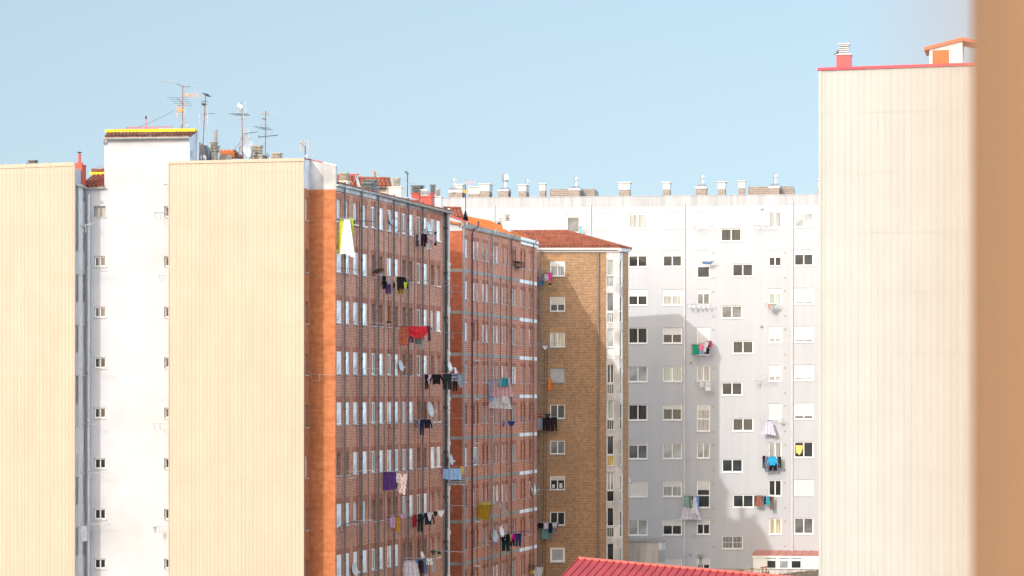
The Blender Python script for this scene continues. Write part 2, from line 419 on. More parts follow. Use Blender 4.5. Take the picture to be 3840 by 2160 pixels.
# ------------------------------------------------------------------ shared roof pieces
def slabs(b, c, w, d, z0, z1, n, ang, core=.72, over=0):
    """a stack of louvre slabs with a dark gap between, round the vertical through c"""
    M = Matrix.Translation((c[0], c[1], 0)) @ Matrix.Rotation(ang, 4, 'Z'); p = (z1-z0)/n
    for k in range(n):
        za = z0+p*k; t = p*.52; j = 1+.03*((k*7) % 3-1)
        b.box((-w/2*j, -d/2*j, za+p*.3), (w/2*j, d/2*j, za+p*.3+t), M)
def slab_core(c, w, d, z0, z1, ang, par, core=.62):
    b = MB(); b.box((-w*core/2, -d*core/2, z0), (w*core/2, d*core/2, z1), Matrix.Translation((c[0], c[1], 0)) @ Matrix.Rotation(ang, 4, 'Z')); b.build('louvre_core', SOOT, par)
def louvre_chimney(root, x0, x1, y0, y1, D, n, m, ang=R(-16), base=None, basem=None, label=None, depth=1.0, zb=28.5):
    """chimney: base box (px x0b,x1b, top row) and a slatted cap"""
    c = P((x0+x1)/2, y1, D); w = (x1-x0)*D/F; ww = w/(math.cos(ang)+depth*math.sin(abs(ang))); zt = P(0, y0, D).z
    b = MB()
    bw = ww*1.12
    if base: bw = (base[1]-base[0])*D/F/(math.cos(ang)+depth*math.sin(abs(ang)))
    cb = P((base[0]+base[1])/2, y1, D) if base else c
    M = Matrix.Translation((cb.x, cb.y, 0)) @ Matrix.Rotation(ang, 4, 'Z')
    b.box((-bw/2, -bw*depth/2, zb), (bw/2, bw*depth/2, c.z-.06), M); b.box((-bw/2-.05, -bw*depth/2-.05, c.z-.06), (bw/2+.05, bw*depth/2+.05, c.z), M)
    o = b.build('chimney', basem or m, root); b = MB()
    slabs(b, (c.x, c.y), ww, ww*depth, c.z, zt, n, ang)
    M = Matrix.Translation((c.x, c.y, 0)) @ Matrix.Rotation(ang, 4, 'Z')
    b.box((-ww*.55, -ww*depth*.55, zt), (ww*.55, ww*depth*.55, zt+.05), M)
    cap = b.build('louvre_cap', m, o); slab_core((c.x, c.y), ww, ww*depth, c.z-.02, zt+.02, ang, o)
    if label: o['label'] = label
    return o
def gutter(a, c, m, root, r=.085, name='gutter'):
    b = MB(); a, c = Vector(a), Vector(c); n = 8; ax = (c-a).normalized(); s = Vector((ax.y, -ax.x, 0)).normalized()
    prof = [(math.cos(math.pi*k/n), -math.sin(math.pi*k/n)) for k in range(n+1)]
    prof = prof+[(x*.85, y*.85) for x, y in reversed(prof)]
    vs = [a+s*x*r*1.2+Vector((0, 0, y*r)) for x, y in prof]+[c+s*x*r*1.2+Vector((0, 0, y*r)) for x, y in prof]; k = len(prof)
    b.faces(vs, [(i, (i+1) % k, k+(i+1) % k, k+i) for i in range(k)]+[tuple(range(k)), tuple(range(2*k-1, k-1, -1))])
    L = (c-a).length
    for i in range(1, int(L/1.0)):
        q = a.lerp(c, i*1.0/L); b.tube([q-ax*.02+Vector((0, 0, -r*.5)), q+ax*.02+Vector((0, 0, -r*.5))], r*.85, 8)
    return b.build(name, m, root)

# ------------------------------------------------------------------ cream gable at the left edge
d6 = dirang(6); v6 = Vector((math.sin(R(6)), math.cos(R(6))))
cL1 = xy(280, 141.2); L1 = Pl(cL1, d6)
CL = thing('apartment_building', (*xy(100, 143), 0), 'windowless gable clad in cream ribbed steel at the left edge, beside the red flue box', 'building', 'apartment blocks round the courtyard')
cladding(L1, -6.5, 0, 0, L1.z(-100, 622), L1.z(280, 611), .20, 2.7, 'cladding', CREAM, CL)
b = MB(); zl, zr = L1.z(-100, 626), L1.z(280, 610)
for k in range(5):
    a, c = -6.5+1.3*k, -6.5+1.3*(k+1); za, zc = zl+(zr-zl)*k/5, zl+(zr-zl)*(k+1)/5
    q = [L1.w(a, za-.17, .05), L1.w(c-.01, zc-.17, .05), L1.w(c-.01, zc+.03, .05), L1.w(a, za+.03, .05)]; r = [L1.w(a, za-.17, -.15), L1.w(c-.01, zc-.17, -.15), L1.w(c-.01, zc+.03, -.15), L1.w(a, za+.03, -.15)]
    b.faces(q+r, [(0,1,2,3), (7,6,5,4), (3,2,6,7), (0,4,5,1), (1,5,6,2), (0,3,7,4)])
b.build('coping', CREAM, CL)
b = MB(); f0 = L1.w(-6.5, 0, -.02); f1 = L1.w(0, 0, -.02); bk = v6*2.12
b.prism([f0, f1, (f1.x+bk.x, f1.y+bk.y), (f0.x+bk.x*4, f0.y+bk.y*4)], 0, zl-.1)
b.build('wall', WHITE, CL)
b = MB(); b.pbox(L1, -.03, .012, 0, zr-.14, -.1, .05); b.build('corner_trim', CREAM, CL)
louvre_chimney(CL, 106, 141, 605, 612, 144, 2, mat('dark_slate', (.12, .11, .11)), depth=.8)
# ------------------------------------------------------------------ white rendered block with the tower
dl = None
r320 = ray(320); dl = (r320*cL1.y-cL1.x)/(v6.x-r320*v6.y); cW = cL1+v6*dl
WP = Pl(cW, d6); ST = Pl(cL1, v6)
WB = thing('apartment_building', (*xy(500, 146), 0), 'white rendered block with a tall blank tower topped by a yellow-edged tiled roof', 'building', 'apartment blocks round the courtyard')
zin = WP.z(355, 702); zT = WP.z(550, 519); uT, uR = WP.u(391), WP.u(711)
w = Wall(WP, 0, uR, 0, zin, .22)
rows = [(773, 813), (960, 1000), (1150, 1190), (1340, 1380), (1529, 1568), (1719, 1758), (1908, 1948), (2095, 2133)]
for k, (a, c) in enumerate(rows):
    pn = [G_PALE, G_MID, G_MID, G_DARK, G_DARK, G_DARK, G_DARK, G_DARK][k]
    pwin(WB, w, 352, a, 395.5, c, pane=pn, y=.16, fr=.07, sill='c', frm=PVCG if k == 0 else PVC)
    pwin(WB, w, 616, a, 660, c, pane=G_DARK, y=.16, fr=.07, sill='c')
w.build('wall', [WHITE], WB)
b = MB(); q = [WP.w(uT, 0), WP.w(uR, 0)]; bk = v6*2.1
b.prism([q[0], q[1], (q[1].x+bk.x, q[1].y+bk.y), (q[0].x+bk.x, q[0].y+bk.y)], zin, 0, [zT, zT, zT+.62, zT+.62])
b.build('tower', WHITES if False else WHITE, WB)
b = MB(); q = [WP.w(.02, 0, -.24), WP.w(uR, 0, -.24)]
b.prism([q[0], q[1], (q[1].x+bk.x*1.8, q[1].y+bk.y*1.8), (q[0].x+bk.x*1.8, q[0].y+bk.y*1.8)], 0, zin-.05); b.build('rear_wall', WHITE, WB)
sw = Wall(ST, 0, dl, 0, ST.z(300, 700), .2)
for k, (a, c) in enumerate([(757, 837), (943, 1026), (1133, 1216), (1321, 1406), (1514, 1596), (1702, 1786), (1893, 1977), (2083, 2162)]):
    for j, (x0, x1) in enumerate(((284.5, 294), (310, 319))):
        if k == 0 and j == 0: continue
        pwin(WB, sw, x0, a, x1, c, sash=1, pane=[G_BLUE, G_MID, BLIND, G_CURT, G_MID, G_DARK, G_MID, G_MID][k] if k != 2 else G_PALE, y=.12, fr=.06, sill='c', frm=PVCG if k % 3 else PVC, tran=.55 if j else 0)
sw.build('side_wall', [WBAND], WB)  # brighter white than the tower wall, bounce light put into the colour
pipe([WP.w(.22, zin-.4, .1), WP.w(.2, 0, .1)], .075, PIPEL, WB, 2.7); pipe([WP.w(.02, zin-.2, .04), WP.w(.0, 0, .04)], .035, PIPEB, WB)
gutter(ST.w(.2, zin+.02, .2), WP.w(.1, zin-.03, .25), ZINC, WB); gutter(WP.w(.05, zin-.05, .16), WP.w(uT+.12, zin-.02, .16), ZINC, WB)
pk = Vector((v6.x, v6.y, 0))
rt = tiles(WP.w(-.3, zin+.02, .22), WP.w(uT, zin+.05, .22), WP.w(uT, zin+.05)+pk*3.2+Vector((0, 0, .92)), WP.w(-.3, zin+.05)+pk*3.2+Vector((0, 0, .92)), 'roof', TILER, WB)
b = MB(); q = WP.off(-3.2); b.pbox(q, -.6, uT, zin+.93, zin+1.08, 0, .12); b.build('yellow_ridge', YELLOW, WB)
ridge_caps(q.w(-.6, zin+1.2, -.4), q.w(uT, zin+1.2, -.4), TILER, WB)
b = MB()
for o in (0, .35): b.tube([q.w(-.3, zin+1.35+o*.35, -o), q.w(uT, zin+1.35+o*.35, -o)], .018)
b.tube([q.w(.4, zin+1, 0), q.w(.4, zin+1.4, 0)], .015); b.tube([q.w(uT-.1, zin+1, 0), q.w(uT-.1, zin+1.4, 0)], .015); b.build('roof_rail', PIPEB, WB)
# tower roof
e0, e1 = WP.pt(392, 513, .3), WP.pt(712, 509, .25)
t0, t1 = P(404, 496, 144.9), P(741, 490.5, 144.6)
tiles(e0, e1, t1, t0, 'roof', TILE, WB, pitch=.2)
gutter(WP.pt(388, 517, .3), WP.pt(710, 513, .3), ZINC, WB, .1)
b = MB(); TP = Pl.px((403, 145.1), (740, 144.5)); b.pbox(TP, 0, TP.u(739), TP.z(570, 498), TP.z(570, 487), -.1, .5); b.build('yellow_ridge', YELLOW, WB)
b = MB(); b.tube([WP.pt(390, 520, .3), WP.pt(390, 528, .25), WP.pt(392, 540, .06)], .06); b.build('rainwater_head', ZINC, WB)
TS = Pl(Vector((WP.w(uR, 0).x, WP.w(uR, 0).y)), v6)
b = MB(); b.pbox(TS, TS.u(735), TS.u(742), zT-1.6, TP.z(730, 494), -.1, .06); b.build('pilaster', WHITES, WB)
b = MB(); b.pbox(TS, TS.u(715.5), TS.u(722.5), TS.z(719, 588), TS.z(719, 566), .0, .03); b.build('vent_door', PVCG, WB)
b = MB(); RP = TP.off(-.3)
for (x0, x1, y) in ((424, 595, 485), (475, 645, 478)):
    b.tube([RP.pt(x0, 496), RP.pt(x0, y), RP.pt(x1, y-3), RP.pt(x1, 494)], .025)
b.tube([RP.pt(545, 490), RP.pt(545, 482)], .025); b.build('roof_rail', mat('red_rail', (.42, .12, .14)), WB)
b = MB(); b.tube([RP.pt(547.5, 490), RP.pt(547.5, 440)], .035); o = b.build('red_pole', mat('red_pole', (.6, .16, .17)), WB)
b = MB(); b.tube([RP.pt(547.5, 446), RP.pt(547.5, 435)], .05); b.build('pole_cap', IRON, o)
b = MB(); b.tube([P(515, 478, 144), P(560, 461, 144.5), P(610, 437, 145), P(655, 413, 145.4)], .008, 4); b.build('cable', IRON, WB)
b = MB(); c = WP.pt(622, 690, .35); b.tube([c+Vector((-.12, 0, -.02)), c+Vector((.3, -.05, .02))], .05, 8); b.build('gutter_end', ZINC, WB)
# red flue box
RF = thing('flue_box', (*xy(300, 142.6), 29), 'red painted flue box with a thin capped chimney pipe beside the left cream gable', 'chimney')
b = MB(); M = Matrix.Translation((*xy(298.5, 142.8), 0)) @ Matrix.Rotation(R(-12), 4, 'Z'); z = lambda y: P(0, y, 142.8).z
b.box((-.25, -.3, z(698)), (.25, .3, z(622)), M); b.box((-.28, -.33, z(622)), (.28, .33, z(619)), M); b.build('flue_body', REDP, RF)
c = M @ Vector((-.0, 0, 0)); b = MB()
b.lathe((c.x, c.y, 0), [(.26, z(619)), (.1, z(607)), (.075, z(605)), (.075, z(577))], 14); b.build('pipe', REDP, RF, smooth=False)
b = MB(); b.lathe((c.x, c.y, 0), [(.03, z(578)), (.03, z(573)), (.14, z(573)), (.10, z(570)), (.02, z(569))], 14); b.build('rain_cap', IRON, RF)
# ------------------------------------------------------------------ middle cream gable
cL2 = xy(1139, 139.5); L2 = Pl(cL2, d6); r = ray(1163); dl2 = (r*cL2.y-cL2.x)/(v6.x-r*v6.y); cO = cL2+v6*dl2
CM = thing('apartment_building', (*xy(880, 141), 0), 'middle block with a cream ribbed steel gable and a narrow brick return with slim windows', 'building', 'apartment blocks round the courtyard')
uL = L2.u(633)
cladding(L2, uL, 0, 0, L2.z(633, 614), L2.z(1139, 604), .205, 2.7, 'cladding', CREAM, CM)
b = MB(); zl, zr = L2.z(633, 615), L2.z(1139, 604.5); zl2, zr2 = L2.z(633, 605), L2.z(1139, 592.5); n = 3
for k in range(n):
    f = lambda a, c, t: a+(c-a)*t
    a, c = f(uL-.03, .03, k/n), f(uL-.03, .03, (k+1)/n)-.012
    za, zc, ya, yc = f(zl, zr, k/n), f(zl, zr, (k+1)/n), f(zl2, zr2, k/n), f(zl2, zr2, (k+1)/n)
    q = [L2.w(a, za, .06), L2.w(c, zc, .06), L2.w(c, yc, .06), L2.w(a, ya, .06)]; rr = [L2.w(a, za, -.2), L2.w(c, zc, -.2), L2.w(c, yc, -.2), L2.w(a, ya, -.2)]
    b.faces(q+rr, [(0,1,2,3), (7,6,5,4), (3,2,6,7), (0,4,5,1), (1,5,6,2), (0,3,7,4)])
b.build('coping', CREAM, CM)
b = MB(); b.pbox(L2, -.02, .012, 0, zr, -.1, .05); b.pbox(L2, uL-.012, uL+.02, 0, zl, -.1, .05); b.build('corner_trim', CREAM, CM)
b = MB(); q0, q1 = L2.w(uL, 0, -.03), L2.w(-.25, 0, -.03)
b.prism([q0, q1, (q1.x+v6.x*2.4, q1.y+v6.y*2.4), (q0.x+v6.x*2.2, q0.y+v6.y*2.2)], 0, zl-.1); b.build('wall', WHITE, CM)
S2 = Pl(cL2, v6); zbr = S2.z(1150, 708)
sw = Wall(S2, .02, dl2, 0, zbr, .2)
for k, (a, c) in enumerate([(742, 827), (937, 1021), (1130, 1214), (1326, 1406), (1518, 1602), (1710, 1792), (1906, 1988), (2100, 2180)]):
    pwin(CM, sw, 1145.5, a, 1155.5, c, sash=1, pane=[G_BRIGHT, G_MID, G_MID, G_PALE, G_MID, G_BRIGHT, G_PALE, G_MID][k], y=.1, fr=.06, sill='c', frm=PVC if k in (0, 5) else PVCG, tran=.5 if k in (1, 3) else 0)
sw.build('side_wall', [BR_O], CM)
b = MB(); b.quad(S2.w(.02, zbr), S2.w(dl2, zbr), S2.w(dl2, S2.z(1163, 599)), S2.w(.02, zr2-.05), uv=((0,0),(1,0),(1,1),(0,1))); b.build('side_parapet', WHITES, CM)
# ------------------------------------------------------------------ red brick block
OP = Pl(cO, d6); uo = OP.u(1257.5); cA = OP.w(uo, 0)
AP = Pl((cA.x, cA.y), xy(1665, 160.7)-Vector((cA.x, cA.y))); LA = AP.u(1665)
BA = thing('apartment_building', (*xy(1400, 152), 0), 'long red-brown brick block with grey downpipes and laundry outside its narrow windows', 'building', 'apartment blocks round the courtyard')
zbo = OP.z(1200, 711); w = Wall(OP, 0, uo, 0, zbo); w.build('end_wall', [BR_O], BA)
b = MB(); pz = [OP.z(1163, 598.5), OP.z(1258.5, 621)]
q = [OP.w(0, zbo), OP.w(uo+.015, zbo), OP.w(uo+.015, pz[1]), OP.w(0, pz[0])]; rr = [OP.w(0, zbo, -.45), OP.w(uo+.015, zbo, -.45), OP.w(uo+.015, pz[1], -.45), OP.w(0, pz[0], -.45)]
b.faces(q+rr, [(0,1,2,3), (7,6,5,4), (3,2,6,7), (0,4,5,1), (1,5,6,2), (0,3,7,4)]); b.build('gable_parapet', WHITES, BA)
b = MB(); f = lambda t: OP.w(uo*t, pz[0]+(pz[1]-pz[0])*t)
def strip(b, a, c, t, o0, o1):
    b.faces([a+Vector((0, 0, 0)), c, c+Vector((0, 0, t)), a+Vector((0, 0, t))]+[x+Vector((-OP.n.x*o1, -OP.n.y*o1, 0)) for x in (a, c, c+Vector((0, 0, t)), a+Vector((0, 0, t)))], [(0,1,2,3), (7,6,5,4), (3,2,6,7), (0,4,5,1), (1,5,6,2), (0,3,7,4)])
no = Vector((OP.n.x, OP.n.y, 0))*.04
strip(b, S2.w(.1, S2.z(1141, 597))+no, f(0)+no, .04, 0, .5); strip(b, f(.3)+no, f(.5)+no, .045, 0, .5); strip(b, f(0)+no, f(.29)+no, .03, 0, .5); b.build('red_flashing', REDM, BA)
b = MB(); strip(b, f(.51)+no, f(1.03)+no, .04, 0, .5); b.build('flashing', PVC, BA)
# facade windows
fa = Wall(AP, 0, LA, 0, AP.z(1258, 714), .24)
colsA = [(1263, 1280), (1295, 1306), (1326, 1341.5), (1360, 1375), (1394, 1408.5), (1422, 1434), (1453, 1466.5), (1480, 1490), (1509, 1523), (1534, 1546.5), (1564, 1577.5), (1588, 1599.5), (1617, 1627.5), (1639, 1650)]
Dk = AP.D(1271); sill0 = CZ+(HY-830)/F*Dk; dzA = 190.6*Dk/F; hA = 84*Dk/F
codesA = ['BBBBNWPWNWNWPW', 'WWWWRRWWRRNWRR', 'WWWWRRYDRRNWBB', 'WWWWNWNWDRNWRR', 'WWWWNWWWNWRRRR', 'DDWWNWWQNWDRWW', 'WWBBRRRRNWNWRR', 'WWWWNWWWRRRRSS']
STR = cloth('red_striped_awning', (.35, .05, .07), ('hstripe', (.7, .65, .62), 3.0))
extra = []
for rI, code in enumerate(codesA):
    z0 = sill0-dzA*rI
    for cI, ch in enumerate(code):
        a, c = [AP.u(x) for x in colsA[cI]]; a0 = (a+c)/2-.37; wd = .74
        kw = dict(sash=1, fr=.07, y=.02, pane=G_BRIGHT, sill='c')
        if ch == 'N': kw.update(sash=2, pane=G_MID, fr=.085, y=.05)
        elif ch == 'P': kw.update(pane=G_PALE, fr=.05)
        elif ch == 'R': kw.update(fr=.05, y=.19, pane=(G_PALE, G_MID, G_CURT)[(rI+cI) % 3], frm=PVCG, tran=.5 if cI % 2 else 0)
        elif ch == 'D': kw.update(fr=.05, y=.19, pane=G_DARK, frm=PVCG)
        elif ch == 'Y': kw.update(fr=.05, y=.14, pane=G_YEL, frm=RUST)
        elif ch == 'Q': kw.update(pane=G_BLUE)
        elif ch == 'S': kw.update(fr=.05, y=.12, pane=STR)
        elif ch == 'B': kw.update(fr=.03, y=.1, pane=G_MID, shut=1.0 if cI % 2 else .86, sill='p' if rI == 0 else 'c')
        kw['fr'] *= (1, .93, 1.08)[(rI*5+cI*3) % 3]
        if cI == 13 or (cI == 12 and rI >= 4): extra.append((a0, z0, wd, hA, ch)); fa.h.append((a0, a0+wd, z0, z0+hA))
        else: window(BA, fa, a0, a0+wd, z0, z0+hA, **kw)
        fa.patch.append((a0-.15, a0+wd+.15, z0+hA, z0+hA+.3))
b = MB(); b2 = MB()
for a0, z0, wd, h, ch in extra:
    o = -.02 if ch in 'WB' else -.19
    for q in ((a0, a0+.06, z0, z0+h), (a0+wd-.06, a0+wd, z0, z0+h), (a0+.06, a0+wd-.06, z0, z0+.06), (a0+.06, a0+wd-.06, z0+h-.06, z0+h)): b.pbox(AP, *q, o-.05, o)
    b.pbox(AP, a0-.04, a0+wd+.04, z0-.06, z0-.001, -.1, .06); b2.pbox(AP, a0+.03, a0+wd-.03, z0+.03, z0+h-.03, o-.045, o-.03)
o = b.build('window', PVC, BA); tag(o, kind='stuff'); tag(b2.build('pane', G_BRIGHT, o), kind='stuff')
fa.build('facade', [BR_A, BR_AS], BA)
# body, cornice, gutter, roof
b = MB(); inn = Vector((-AP.n.x, -AP.n.y)); f0, f1 = AP.w(.05, 0, -.26), AP.w(LA, 0, -.26)
zc = AP.z(1258, 714); b.prism([f0, f1, (f1.x+inn.x*10, f1.y+inn.y*10), (f0.x+inn.x*10, f0.y+inn.y*10)], 0, zc+.25); b.build('rear_wall', BR_A, BA)
b = MB(); b.pbox(AP, .02, LA+.03, zc, zc+.24, -.2, .05); b.pbox(AP, .02, LA+.03, zc+.24, zc+.33, -.2, .16); b.build('cornice', CONC2, BA)
ga, gc = P(1266, 689, AP.D(1262)+.3), P(1695, 797, 160.9)
gutter(ga, gc, ZINC, BA, .1)
up = lambda p, i, h: p+Vector((inn.x*i, inn.y*i, h))
tiles(up(ga, .05, .06), up(gc, .05, .06), up(gc, 4.0, 1.05), up(ga, 4.0, 1.05), 'roof', TILER, BA)
b = MB(); q0, q1 = P(1507, 738, 156.5), P(1634, 765, 162); b.tube([q0, q1], .05); b.build('flashing', PVC, BA)
pipesA = [1294, 1357, 1420, 1478.5, 1532, 1586.5]
for k, x in enumerate(pipesA):
    u = AP.off(.14).u(x); pipe([AP.w(u, zc+.5, .14), AP.w(u, 0, .14)], .054, PIPE, BA, 2.7)
pipe([AP.w(LA-.05, zc+.5, .14), AP.w(LA-.05, 0, .14)], .09, mat('black_pipe', (.07, .07, .075)), BA, 2.7)
b = MB()
for x in (1338, 1349, 1380, 1405, 1440, 1457, 1503, 1555, 1567, 1610):
    b.tube([AP.w(AP.off(.02).u(x), zc-1.8*random.random(), .02), AP.w(AP.u(x)+.05, 0, .02)], .013, 4)
b.build('cable', IRON, BA)
# end bay of white glazed galleries
EP = Pl(xy(1667, 160.95), dirang(-4)); ue = EP.u(1687)
b = MB(); zt = EP.z(1675, 812)
b.pbox(EP, -.1, ue, zt, zt+.5, -1.2, .02)
b.pbox(EP, -.02, .06, 0, zt, -.05, 0); b.pbox(EP, ue-.06, ue, 0, zt, -.05, 0); b.pbox(EP, -.02, ue, 0, zt, -1.5, -.08)
b.build('gallery', WBAND, BA)
for k in range(8):
    y = 985+167.5*k
    o = window(BA, Wall(EP, 0, 1, 0, 1), .06, ue-.06, EP.z(1675, y-8)-.0, EP.z(1675, y-110), sash=2, pane=(G_PALE, G_CURT, G_MID)[k % 3], y=.01, fr=.03, sill=False, name='gallery_window')
    b = MB(); b.pbox(EP, -.05, ue+.04, EP.z(1675, y+14), EP.z(1675, y), -.2, .06); b.pbox(EP, -.02, ue-.02, EP.z(1675, y+38), EP.z(1675, y+14), -.2, .02); b.build('gallery_sill', WBAND, BA)
    if k in (1, 4):
        b = MB()
        for j in range(4): yy = y-112-16*j; b.pbox(EP, -.02, ue+.02, EP.z(1675, yy+8), EP.z(1675, yy), -.06, .05)
        b.build('louvre', WBAND, BA)
# roofscape of the brick block
def dormer(root, x0, x1, xg, yr, ye, yb, D, m, wallm, label=None):
    """a tiled attic: slope from the ridge row yr to the eave row ye facing us, gable face at its right end (px x1..xg)"""
    pl = Pl(xy(x0, D), AP.d.lerp(Vector((1, 0)), .80)); a, c = pl.u(x0), pl.u(x1); zr_, ze = pl.z((x0+x1)/2, yr), pl.z((x0+x1)/2, ye)
    b = MB(); h = (zr_-ze); dep = h*1.5
    q = [pl.w(a, 27, -.15), pl.w(c, 27, -.15), pl.w(c, 27, -2*dep), pl.w(a, 27, -2*dep)]
    V = [Vector((p.x, p.y, ze)) for p in q]; b.prism(q, 27, ze)
    rl, rrr = pl.w(a, zr_-.1, -dep), pl.w(c, zr_-.1, -dep)
    b.faces([V[1]+Vector((0, 0, -.02)), V[2]+Vector((0, 0, -.02)), rrr, V[0]+Vector((0, 0, -.02)), V[3]+Vector((0, 0, -.02)), rl], [(0, 1, 2), (4, 3, 5)])
    o = b.build('attic', wallm, root)
    tiles(pl.w(a, ze-.03, .1), pl.w(c+.12, ze-.03, .1), pl.w(c+.12, zr_, -dep), pl.w(a, zr_, -dep), 'attic_roof', m, o)
    ridge_caps(pl.w(a, zr_, -dep), pl.w(c+.12, zr_, -dep), m, o, .09)
    if label: o['label'] = label
    return o, pl, ze
dormer(BA, 1245, 1332, 1352, 655, 700, 720, 148.5, TILER, PVCG, 'attic with red-edged tile roof and blue-grey gable')
b = MB(); q = P(1257, 656, 150.4); b.tube([q, P(1346, 654, 150.0)], .045); b.tube([P(1341, 656, 150), P(1318, 697, 148.2)], .035); b.build('red_flashing', REDP, BA)
o, pl, ze = dormer(BA, 1352, 1462, 1474, 665, 697, 740, 155, TILER, CREAMW, 'cream attic with tiled roof and short gutter')
gutter(pl.w(pl.u(1408), ze-.06, .16), pl.w(pl.u(1457), ze-.06, .16), ZINC, BA, .08); pipe([pl.w(pl.u(1451), ze-.1, .1), pl.w(pl.u(1451), 28, .1)], .06, ZINC, BA)
b = MB(); c = P(1419, 661, 158); b.lathe((c.x, c.y, c.z-.6), [(.14, 0), (.14, .45), (.16, .5), (.13, .62), (.02, .68)], 14); b.build('turbine_vent', GALV, BA, smooth=True)
LC = mat('louvre_concrete', (.44, .40, .33), .95, .18, 4, streak=.2)
louvre_chimney(BA, 1272, 1309, 651, 680, 146.2, 6, LC, base=(1273, 1312), basem=CREAMW, label='concrete louvred chimney on a white base')
louvre_chimney(BA, 1472, 1502, 671, 701, 154.5, 6, LC, base=(1458, 1517), basem=CREAMW, label='concrete louvred chimney on a broad cream box')
louvre_chimney(BA, 1365, 1416, 677, 705, 150.8, 6, DARKM, label='dark metal louvred vent box, rear one of two')
louvre_chimney(BA, 1355, 1404, 688, 720, 149.5, 6, DARKM, label='dark metal louvred vent box, front one of two')
louvre_chimney(BA, 1540, 1591, 699, 724, 159.6, 5, DARKM, base=(1543, 1580), basem=REDP, label='wide dark louvred cap on red chimney')
louvre_chimney(BA, 1577, 1611, 714, 736, 158.8, 5, GALV, base=(1577, 1629), basem=REDP, label='pale louvred cap on red chimney')
louvre_chimney(BA, 1612, 1634, 695, 723, 159.8, 6, DARKM, base=(1609, 1629), basem=REDP, label='tall dark louvred cap on red chimney')
louvre_chimney(BA, 1633, 1651, 712, 737, 162.5, 6, LC, base=(1632, 1660), basem=LINT, label='small louvred chimney on a white box')
# roofs behind the middle cream gable
DGW = Pl.px((744, 147.2), (795, 153)); b = MB()
ua, uc = DGW.u(744), DGW.u(792); q = [DGW.w(ua, 28), DGW.w(uc, 28), DGW.w(uc, 28, -2), DGW.w(ua, 28, -2)]
b.prism(q, 28, 0, [DGW.z(744, 533), DGW.z(792, 556), DGW.z(792, 556), DGW.z(744, 533)]); b.build('stair_head_wall', DGREY, CM)
b = MB()
for x, y0 in ((772, 546), (777, 546), (789, 558), (793, 558)): b.tube([DGW.pt(x, y0, .12), DGW.w(DGW.u(x), 29, .12)], .03)
b.tube([DGW.pt(772, 546, .12), DGW.pt(778, 546, .12)], .03); b.build('conduit', PIPEB, CM)
b = MB(); b.tube([P(744, 536, 147), P(748, 533, 147.2), P(753, 537, 147.3), P(752, 545, 147.3)], .02); b.build('cable', LINT, CM)
b = MB(); D = 149.5; c = P(809.5, 560, D); b.lathe((c.x, c.y, 0), [(.095, 29), (.095, P(0, 488, D).z)], 14); b.build('vent_pipe', mat('cement_pipe', (.27, .255, .24), .9, .1, 3), CM)
louvre_chimney(CM, 788, 817, 536, 564, 148.8, 5, LC, base=(794, 814), basem=CONC, label='round louvred chimney beside a tall cement pipe')
louvre_chimney(CM, 803, 825, 549, 576, 150.6, 5, LC, base=(815, 826), basem=LINT)
louvre_chimney(CM, 947, 986, 549, 583, 149, 6, LC, base=(936, 1000), basem=CONC, label='stout concrete louvred chimney on a broad plinth')
louvre_chimney(CM, 1018, 1060, 577, 596, 149, 4, LC, label='low concrete louvred chimney')
b = MB(); c = P(942, 560, 148.2); b.lathe((c.x, c.y, 0), [(.1, 29), (.1, P(0, 551, 148.2).z)], 12); b.build('vent_pipe', CONC, CM)
HP = [P(826, 592, 150.5), P(880, 592, 150.5), P(878, 562, 153), P(826, 562, 153)]
o = tiles(HP[0], HP[1], HP[2], HP[3], 'attic_roof', TILEO, CM, pitch=.22); o['label'] = 'bright orange hipped tile roof'
tiles(P(880, 592, 150.5), P(912, 594, 154.5), P(880, 561.5, 153.2), P(878, 562, 153), 'attic_roof', TILE, CM, pitch=.22)
b = MB(); b.prism([P(829, 0, 150.7), P(903, 0, 152), P(903, 0, 156), P(829, 0, 156)], 28, P(0, 594, 150.7).z-.05); b.build('attic', CONC, CM)
b = MB(); M = Matrix.Translation(P(848, 589, 149.8)) ; b.box((-.3, -.2, -1.2), (.3, .2, .1), M); b.build('roof_hatch', PVCG, CM)
# ------------------------------------------------------------------ salmon brick block
B0, B1 = (1733, 167.7), (2013, 187.8); BP = Pl.px(B0, B1); LB = BP.u(2013)
BB = thing('apartment_building', (*xy(1850, 178), 0), 'salmon brick block with grey and white floor bands and an orange tiled roof', 'building', 'apartment blocks round the courtyard')
bin_ = Vector((-BP.n.x, -BP.n.y)); NP = Pl(Vector((BP.p.x, BP.p.y))+bin_*3.0, -bin_)   # end wall faces us
zeB = BP.z(1733, 852)
Dk = BP.D(1733); sB = CZ+(HY-962)/F*Dk; dzB = 157.3*Dk/F; hB = 68*Dk/F
fb = Wall(BP, 0, LB, 0, zeB, .24)
colsB = [(1736, 1752.5), (1773.5, 1795), (1809, 1830.5), (1849, 1868.5), (1882, 1905), (1921, 1936), (1952, 1970.5), (1984, 2005)]
codesB = ['BBNWPRRN', 'BBBWCCCN', 'BRWWNNNB', 'NNNNWBNN', 'RRNNNNRD', 'WGRPNNRS', 'RNPBWNRW', 'RRNNWPRN', 'RPNWNNPR']
